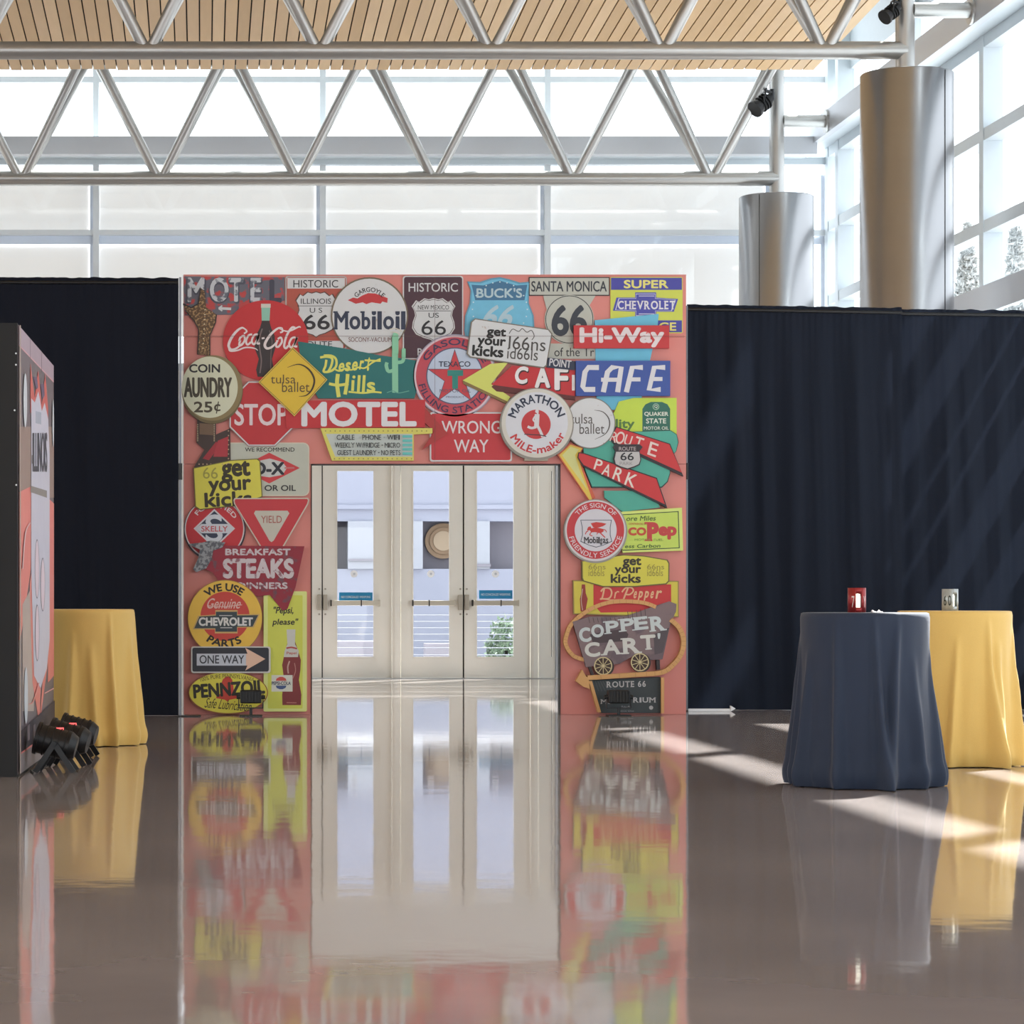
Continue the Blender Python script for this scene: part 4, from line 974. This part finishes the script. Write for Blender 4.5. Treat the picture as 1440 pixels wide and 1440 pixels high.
# --- genuine parts
s = SG('round_parts_sign','round yellow and red parts sign with a dark bowtie',7,Z4)
s.plate(s.circ(478,425,378,80,385),(170,130,60)).flat(s.circ(478,425,372,80,378),(228,182,62)).flat(s.circ(478,408,248,64,250),(200,62,52))
s.A('WE USE',478,420,268,348,-40,36,(40,36,34),.04).T('Genuine',285,225,655,330,(216,176,168),.01,.3)
s.S([(300,300),(450,310),(650,292)],7,(216,176,168))
bt = [(205,402),(380,390),(380,345),(605,345),(605,388),(830,385),(770,520),(605,522),(605,580),(375,580),(375,540),(150,540)]
s.flat(bt,(196,160,96)).flat([(490+(a-490)*.95,462+(b_-462)*.86) for a,b_ in bt],(54,64,70))
s.T('CHEVROLET',212,418,760,505,(206,206,204),.045).S([(420,400),(550,400)],8,(190,190,190),False).S([(430,523),(550,523)],8,(190,190,190),False)
s.A('PARTS',478,390,250,330,216,148,(40,36,34),.04,True).done()
# --- pepsi
s = SG('tall_cola_sign','tall lime yellow drink sign with a bottle on the left leg',5,Z4)
s.plate(s.rr(868,155,1305,1370,14),(214,222,130)).flat(s.rr(910,195,1262,1340,10),(204,210,76))
s.T('"Pepsi,',955,310,1180,400,BLK,.02,.18).T('please"',955,430,1220,512,BLK,.02,.18)
bg_ = (128,48,50)
s.flat([(1108,565),(1180,565),(1182,650),(1215,750),(1245,850),(1240,950),(1225,1050),(1250,1200),(1245,1305),(1058,1305),(1055,1200),(1075,1050),(1055,900),(1080,780),(1110,670)],bg_)
s.flat([(1100,540),(1190,540),(1185,690),(1225,760),(1215,820),(1072,820),(1080,760),(1108,690)],(196,196,190))
s.S([(1130,860),(1112,920),(1118,985)],14,(196,150,140)).S([(1180,880),(1190,960),(1160,1040)],8,(180,120,110)).S([(1100,1280),(1200,1282)],10,(180,110,100))
s.T('Pepsi',1100,765,1200,800,(190,110,100),.03)
s.S([(1098,730),(1150,722),(1205,735)],16,(176,60,60))
s.flat([(948,1002),(1160,1002),(1160,1168),(948,1168)],(206,208,196)).flat([(990,1060),(1000,1035),(1030,1020),(1060,1020),(1090,1035),(1100,1060)],(200,70,64)).flat([(990,1108),(1100,1108),(1088,1132),(1060,1145),(1030,1145),(1000,1132)],(60,80,130)).T('PEPSI-COLA',950,1066,1142,1102,(60,64,96),.02).done()
# --- one way
s = SG('one_way_sign','black one way road sign with a white arrow pointing right',8,Z4)
s.plate(s.rr(135,712,938,980,24),(196,194,190)).flat(s.rr(148,724,920,966,20),(44,46,56)).flat([(192,785),(690,785),(690,905),(192,905)],(190,196,208))
s.flat([(682,726),(885,838),(682,955),(705,905),(690,905),(690,785),(705,785)],(226,184,158)).T('ONE WAY',220,800,672,885,(46,48,58),.012).done()
# --- pennzoil
s = SG('oval_oil_sign','yellow oval oil sign with bold black capitals and a red bell',7,Z4)
s.plate(s.circ(510,1180,402,72,215),(150,96,50)).flat(s.circ(510,1178,392,72,206),(214,204,60))
s.A('100% PURE PENNSYLVANIA',500,2000,968,1010,-16,16,(70,50,40),.0)
s.flat([(490,1015),(520,1015),(550,1045),(562,1110),(570,1190),(605,1215),(605,1235),(525,1250),(500,1268),(475,1250),(390,1235),(390,1215),(430,1190),(432,1110),(455,1045)],(196,60,46))
s.T('PENNZOIL',155,1070,880,1215,(44,40,32),.045,0,-4).T('Safe Lubrication',270,1250,760,1350,(60,50,36),.0,.25,5).done()
# --- mobilgas
s = SG('flying_horse_sign','round red bordered fuel sign with a red winged horse',7,Z5)
s.plate(s.circ(405,1060,320,80,322),(150,146,138)).flat(s.circ(403,1055,306,80,308),(206,202,204)).flat(s.circ(403,1050,290,80,290),(200,52,60)).flat(s.circ(405,1050,212,64,214),(204,202,210))
s.A('THE SIGN OF',403,1050,228,275,-50,52,(216,200,204),.012).A('FRIENDLY SERVICE',403,1050,228,278,255,104,(216,200,204),.012,True)
s.flat([(250,945),(568,945),(555,1020),(555,1100),(572,1165),(480,1205),(410,1225),(340,1205),(250,1165),(268,1100),(266,1020)],(70,80,96)).flat([(258,951),(560,951),(548,1020),(548,1100),(563,1160),(478,1199),(410,1217),(342,1199),(259,1160),(275,1100),(273,1020)],(204,202,210))
hr = (202,54,50)
s.flat([(318,1040),(330,1018),(352,1010),(362,1030),(400,1022),(450,1030),(480,1038),(488,1060),(455,1082),(400,1070),(360,1072),(345,1050),(322,1055)],hr)
s.flat([(380,1022),(355,980),(410,968),(470,975),(515,985),(480,1010),(430,1025)],hr).S([(330,1060),(312,1066),(300,1092)],9,hr).S([(362,1068),(345,1095),(372,1108)],9,hr).S([(450,1076),(475,1100),(500,1125)],11,hr).S([(478,1042),(505,1050),(512,1072)],8,hr).S([(430,1072),(415,1092)],8,hr)
s.T('Mobilgas',288,1118,532,1182,(44,44,50),.02,0,0,True,.2).done()
# --- conoco pep
s = SG('lime_fuel_sign','lime rectangular fuel sign with red rounded letters',6,Z5)
s.plate([(640,865),(1278,822),(1290,1255),(680,1278)],(206,222,110)).flat([(640,892),(1245,857),(1256,1232),(680,1258)],(44,70,50)).flat([(640,900),(1236,866),(1246,1224),(680,1248)],(190,214,84))
s.T('ore Miles',712,905,1020,955,(70,100,44),.02,.2,-1).T('CO',735,1020,918,1105,(196,70,50),.07).T('P',925,968,1045,1160,(196,60,60),.07,0,0,True).T('ep',1040,1010,1225,1145,(196,60,60),.07)
s.T('ess Carbon',700,1190,1065,1228,(50,90,44),.02,.2,-1).T('MOTOR  FUEL',800,1135,1090,1158,(120,150,60)).T('CONTINENTAL OIL',740,975,925,996,(196,90,60),.01).done()
# --- get your kicks lower right
s = SG('yellow_slogan_sign','yellow slogan plate on the right leg, above the red drink sign',6,Z6)
s.plate([(230,60),(600,0),(780,10),(985,45),(1002,75),(1000,235),(975,262),(700,285),(420,285),(245,235),(232,210)],(106,96,50)).flat([(240,60),(600,8),(780,18),(976,52),(992,80),(990,230),(968,252),(700,275),(420,275),(252,228),(242,205)],(212,202,64))
s.T('get',590,28,755,118,dk,.045).T('your',520,110,752,185,dk,.045).T('kicks',485,170,750,250,dk,.045)
for x0 in (290,805): s.T('66ns',x0,85,x0+150,130,(150,140,60),-.012).T('id66ls',x0,128,x0+140,190,(150,140,60),-.012)
s.done()
# --- dr pepper
s = SG('red_drink_sign','red and yellow drink sign with cream script',5,Z6)
s.plate([(155,225),(1085,232),(1085,550),(160,525)],(150,130,70)).flat([(163,235),(1076,240),(1076,540),(168,516)],(210,192,62)).flat([(335,262),(1018,262),(1018,440),(900,500),(400,510),(335,440)],(202,48,50))
s.flat([(232,262),(262,262),(268,340),(285,390),(265,500),(222,500),(215,390),(228,340)],(150,50,44)).S([(240,300),(228,400),(240,490)],5,(210,190,170))
dc = (222,172,128)
s.S([(430,300),(412,380),(395,392)],14,dc).S([(400,325),(430,295),(480,300),(495,340),(470,385),(395,388)],14,dc).S([(530,330),(520,385)],12,dc).S([(528,345),(545,325),(560,330)],10,dc)
s.S([(640,290),(600,390)],15,dc).S([(585,330),(620,292),(670,292),(685,320),(655,350),(620,350)],13,dc)
for ch, a, b_, c_, d_ in (('e',682,722,320,385),('p',722,775,320,405),('p',775,828,320,405),('e',830,870,320,385),('r',878,940,315,388)): s.T(ch,a,c_,b_,d_,dc,.045,.2)
s.S([(385,390),(500,398),(600,392)],8,dc,taper=.3).done()
# --- copper cart
gr = mat('weathered grey wood', (128,110,112), rough=.7, k=K, scale=5, stretch=(1,1,1), c2=(108,94,100), thr=.55)
s = SG('rope_arrow_sign','golden rope arrow looping around the cart sign',6,Z6)
rope = (214,158,92)
def ropep(pts, wd):
    P = [Vector(p) for p in pts]; Q = []
    for i in range(len(P)-1):
        p0 = P[max(i-1,0)]; p1 = P[i]; p2 = P[i+1]; p3 = P[min(i+2,len(P)-1)]
        for k in range(6):
            t = k/6; Q.append(.5*((2*p1)+(p2-p0)*t+(2*p0-5*p1+4*p2-p3)*t*t+(3*p1-p0-3*p2+p3)*t**3))
    Q.append(P[-1]); L_, R_ = [], []
    for i in range(len(Q)-1):
        d = (Q[i+1]-Q[i]).normalized(); nn = Vector((-d.y,d.x))*wd/2; a, b_ = Q[i], Q[i+1]+d*1
        s.plate([tuple(a+nn),tuple(b_+nn),tuple(b_-nn),tuple(a-nn)], rope)
        if i%2 == 0: s.S([tuple(a+nn*.9),tuple(a-nn*.9)],3,(176,126,70),False)
ropep([(260,925),(160,890),(95,800),(95,720),(150,600),(290,490),(450,425),(620,410),(780,425),(880,460)], 34)
ropep([(1010,570),(1090,650),(1125,760),(1100,880),(1030,970),(930,1035),(700,1055),(280,1082)], 40)
s.plate([(175,1110),(232,1010),(260,1060),(290,1090),(300,1180),(240,1160)],rope)
s.plate([(925,1080),(952,1080),(950,1392),(925,1392)],rope).plate([(290,1110),(318,1110),(398,1385),(370,1385)],rope).done()
s = SG('cart_sign','weathered grey covered cart sign with large white slab capitals',7,Z6)
s.plate([(150,590),(300,545),(620,540),(820,470),(1000,410),(1062,435),(1058,500),(1010,600),(940,920),(780,930),(700,880),(560,960),(330,980),(270,990),(230,860)],gr)
s.flat([(300,920),(430,860),(560,870),(700,860),(900,880),(910,930),(700,1040),(330,1050)],(222,124,88)) if False else None
s.flat([(300,700),(600,650),(640,700),(620,760),(330,780)],(74,62,66)); s.flat([(860,700),(1000,640),(940,860),(870,880)],(82,72,78))
for i in range(14): s.S([(290+i*38,552+(-.16*(i*38) if i>8 else 0)),(300+i*38,600-i*2)],5,(76,66,70),False)
s.T('CUPPER'[:1],205,640,310,770,(196,206,206),.05,0,-8)
for ch, a, b_, c_, d_ in (('O',312,425,612,728),('P',440,555,580,692),('P',570,690,560,672),('E',690,812,545,660),('R',832,955,540,672)): s.T(ch,a,c_,b_,d_,(196,206,206),.05,0,-6,True)
for ch, a, b_, c_, d_ in (('C',255,390,770,900),('A',412,565,745,880),('R',590,735,730,870),('T',745,880,705,835)): s.T(ch,a,c_,b_,d_,(206,206,200),.05,0,-4,True)
s.T("'",895,690,920,740,(196,206,206),.05)
for cx, cy in ((418,978),(740,945)):
    s.plate(s.circ(cx+12,cy+6,84,40),(58,46,44)).flat(s.circ(cx,cy,80,40),(206,190,140)).flat(s.circ(cx,cy,70,40),(66,46,38))
    for k in range(5):
        a = PI*k/5+.3; s.S([(cx-70*math.cos(a),cy-70*math.sin(a)),(cx+70*math.cos(a),cy+70*math.sin(a))],6,(206,190,140),False)
    s.S([(cx-8,cy),(cx+8,cy)],14,(206,190,140),False)
s.plate([(290,985),(315,985),(340,1060),(315,1060)],(56,48,50)).plate([(885,925),(915,925),(918,1010),(888,1012)],(56,48,50)).done()
s = SG('dark_board_sign','dark slate board with white slab lettering at the foot of the right leg',5,Z6)
s.plate([(300,1105),(925,1075),(925,1392),(392,1392)],(52,60,64))
for i in range(7): s.S([(330+i*22,1112),(350+i*30,1200)],3,(90,96,100),False)
s.T('ROUTE 66',452,1112,795,1165,(186,182,180),.03,0,-1,True).T('MI',400,1272,480,1312,(176,176,178),.03,0,0,True).T('RIUM',685,1255,880,1300,(186,186,188),.03,0,0,True).T('Tulsa OK',580,1330,670,1352,(170,170,174),.01).T('Admit One',550,1368,690,1380,(160,160,164),.0)
s.flat(s.circ(842,1345,18,16),(170,170,172)).done()
# --- tulsa ballet yellow diamond
s = SG('yellow_diamond_sign','yellow diamond sign with thin lettering and a crescent stroke',6,Z1)
dm = lambda k: [(645,630-194*k),(645+195*k,618+0*k),(655,630+194*k),(645-192*k,632)]
s.plate(dm(1),(214,186,72)).flat(dm(.965),(70,56,40)).flat(dm(.945),(218,180,44))
bw = (92,74,44)
s.T('tulsa',522,590,662,640,bw,-.008).T('ballet',585,632,740,688,bw,-.008).S([(615,550),(680,532),(735,560),(766,615),(755,670),(722,706),(680,712)],11,(60,48,34),taper=.15).done()
# arch panel joints showing over the print
g = G(); M_j = mat('joint line', (90,66,64), rough=.7)
D = .093
g.box(PX(262,SA),PX(960,SA),YA-D-.0004,YA-D,zs-.0018,zs+.0018,M_j)
for x in (610.5,):
    g.box(PX(x,SA)-.0015,PX(x,SA)+.0015,YA-D-.0004,YA-D,zo+.04,zt-.03,M_j)
jl = g.build('joint_line', arch)

# ------------------------------------------------------------------ printed box stand on the left
n0 = (PX(24,218), PY(218)); n1 = (PX(75,184), PY(184)); ZT = 2.93
LB = math.hypot(n1[0]-n0[0], n1[1]-n0[1]); du = ((n1[0]-n0[0])/LB, (n1[1]-n0[1])/LB)
bxs = empty('printed_box_stand', (n0[0]-.6,n0[1]+LB/2,0), 'tall black box stand with a neon sign print on its side, at the left edge', 'display')
q = [(n0[0],n0[1]),(n1[0],n1[1]),(n1[0]-1.3,n1[1]),(n0[0]-1.3,n0[1])]
g = G(); vs_ = [(a,b_,z) for z in (.0,ZT) for a,b_ in q]
g.add(vs_, [(3,2,1,0),(4,5,6,7),(0,1,5,4),(1,2,6,5),(2,3,7,6),(3,0,4,7)], M_blackmatte); g.build('carcass', bxs)
def SX(x):
    """pixel column on the side panel -> distance along it"""
    # x = HX + F*(n0x+u*dux)/(n0y+u*duy)
    k = (x-HX)/F
    return (k*n0[1]-n0[0])/(du[0]-k*du[1])
nrm = (du[1], -du[0])
def TWS(x, y, d):
    u = min(max(SX(x),0),LB); Yd = n0[1]+u*du[1]; s_ = F/Yd; z = H+(HY-y)/s_
    return (n0[0]+u*du[0]+nrm[0]*(d+.001), Yd+nrm[1]*(d+.001), z)
s = Sign('side_print','neon sign print with white shield and salmon wings',1,(0,0,1.0),bxs,TWS,dstep=.004)
def W_(P): return P
def vline(x): return x
top = lambda x: 456+(x-24)*(515-456)/51.
bot = lambda x: 1089-(x-24)*(1089-1052)/51.
dg = mat('dark grey print', (98,90,96), rough=.45, k=1.2); sal = mat('salmon print', (226,130,120), rough=.45, k=K); lav = mat('lavender white print', (206,206,222), rough=.4, k=K); tan = mat('taupe print', (132,112,104), rough=.45, k=1.3)
s.plate([(24.5,top(24.5)),(74.5,top(74.5)),(74.5,bot(74.5)),(24.5,bot(24.5))], dg)
s.flat([(24.5,top(24.5)),(74.5,top(74.5)),(74.5,top(74.5)+22),(24.5,top(24.5)+29)], mat('mauve print',(150,134,146),rough=.45,k=1.3))
s.flat([(26,485),(74.5,536),(74.5,538),(26,487)],(220,160,170))
for x in (41,57): s.flat([(x,top(x)),(x+.6,top(x)),(x+.6,top(x)+30),(x,top(x)+28)],(110,98,108))
s.flat([(24.8,600),(42,600),(42,690),(24.8,690)],tan); s.flat([(66,600),(74.5,600),(74.5,700),(66,700)],tan)
s.flat([(24.8,692),(42,684),(42,800),(27,900),(24.8,900)],sal); s.flat([(66,700),(74.5,708),(74.5,950),(66,960)],sal)
s.flat([(30,850),(46,820),(46,1000),(30,1000)],mat('warm grey print',(160,146,140),rough=.4,k=1.3)); s.flat([(40,820),(46,780),(56,960),(54,1020),(44,960)],sal); s.flat([(66,930),(62,960),(54,1020),(58,960),(62,900)],sal)
for P in ([(41,510),(47,560),(52,520),(57,570),(62,525),(66,575),(66,600),(41,580)],): s.flat(P,(214,92,84))
for P in ([(45,530),(49,548),(52,545),(50,530)],[(55,540),(58,562),(61,556),(60,540)]): s.flat(P,(100,80,110))
s.flat([(42,560),(47,566),(52,550),(57,578),(61,566),(66,590),(68,640),(68,900),(64,940),(55,968),(46,950),(42,800)],lav)
s.flat([(48,578),(56,580),(56,597),(48,595)],(170,178,196))
s.T('ILLINOIS',43.5,608,64.5,664,(58,60,74),.006)
s.S([(43,640),(43,652)],1,(120,110,104)); s.flat([(41,683),(64,690),(64,700),(41,692)],(140,132,128))
for cx, cy, rx_, ry_ in ((50,800,3.2,42),(58,822,3.2,38),(50,890,3,40)):
    s.flat([(cx+rx_*math.cos(2*PI*i/28),cy+ry_*math.sin(2*PI*i/28)) for i in range(28)],(110,104,120)); s.flat([(cx+(rx_-.5)*math.cos(2*PI*i/28),cy+(ry_-2)*math.sin(2*PI*i/28)) for i in range(28)],(228,206,218))
for cx, cy, rx_, ry_ in ((33,563,2.6,38),(72.5,595,1.1,34),(34,978,2.6,40)): s.flat([(cx+rx_*math.cos(2*PI*i/28),cy+ry_*math.sin(2*PI*i/28)) for i in range(28)],(206,212,218))
s.S([(29,800),(33,750),(40,735)],1.4,(228,190,190)).S([(38,990),(44,986),(52,960)],1.4,(240,150,140)).S([(60,975),(73,968)],1.4,(240,170,160))
s.flat([(26.5,1028),(74.5,985),(74.5,1026),(26.5,1060)],(52,44,54)); 
for x in (36,44,52,60): s.flat([(x,1020),(x+3,1018),(x+3,1040),(x,1042)],(120,104,108))
s.flat([(26.5,1058),(74.5,1024),(74.5,1026),(26.5,1061)],(236,130,124))
s.flat([(24.6,bot(24.6)-27),(74.5,1027),(74.5,bot(74.5)),(24.6,bot(24.6))],mat('grey kick print',(120,112,116),rough=.4,k=1.2))
s.flat([(24.5,top(24.5)),(26,top(26)),(26,bot(26)),(24.5,bot(24.5))],(170,150,136))
s.done()
g = G()
for x, y in ((22.5,497),(22.5,513),(20.5,577),(23,682)):
    X, Z = PX(x,218), PZ(y,218); g.tube((X,n0[1]-.004,Z),(X,n0[1],Z),.006,M_steel,10)
g.build('screw', bxs)

# ------------------------------------------------------------------ deferred lettering on stickers and candle sleeves
for par, text, (a, b_, c_, d_), Y, m in LATER:
    vs2, fs2, _ = glyphs(text, .02)
    g = G(); g.add([(a+(b_-a)*u, Y, c_+(d_-c_)*v if d_ > c_ else d_+(c_-d_)*v) for u, v in vs2], fs2, m); g.build('lettering', par)
for par, ch, X, Y, r_, a0, wd, z0, z1, m in LCYL:
    vs2, fs2, _ = glyphs(ch, .02)
    g = G(); g.add([(X+r_*math.cos(a0+(u-.5)*wd), Y+r_*math.sin(a0+(u-.5)*wd), z0+(z1-z0)*v) for u, v in vs2], fs2, m); g.build('lettering', par)
for o in bpy.data.objects:
    if '_o' in o: del o['_o']
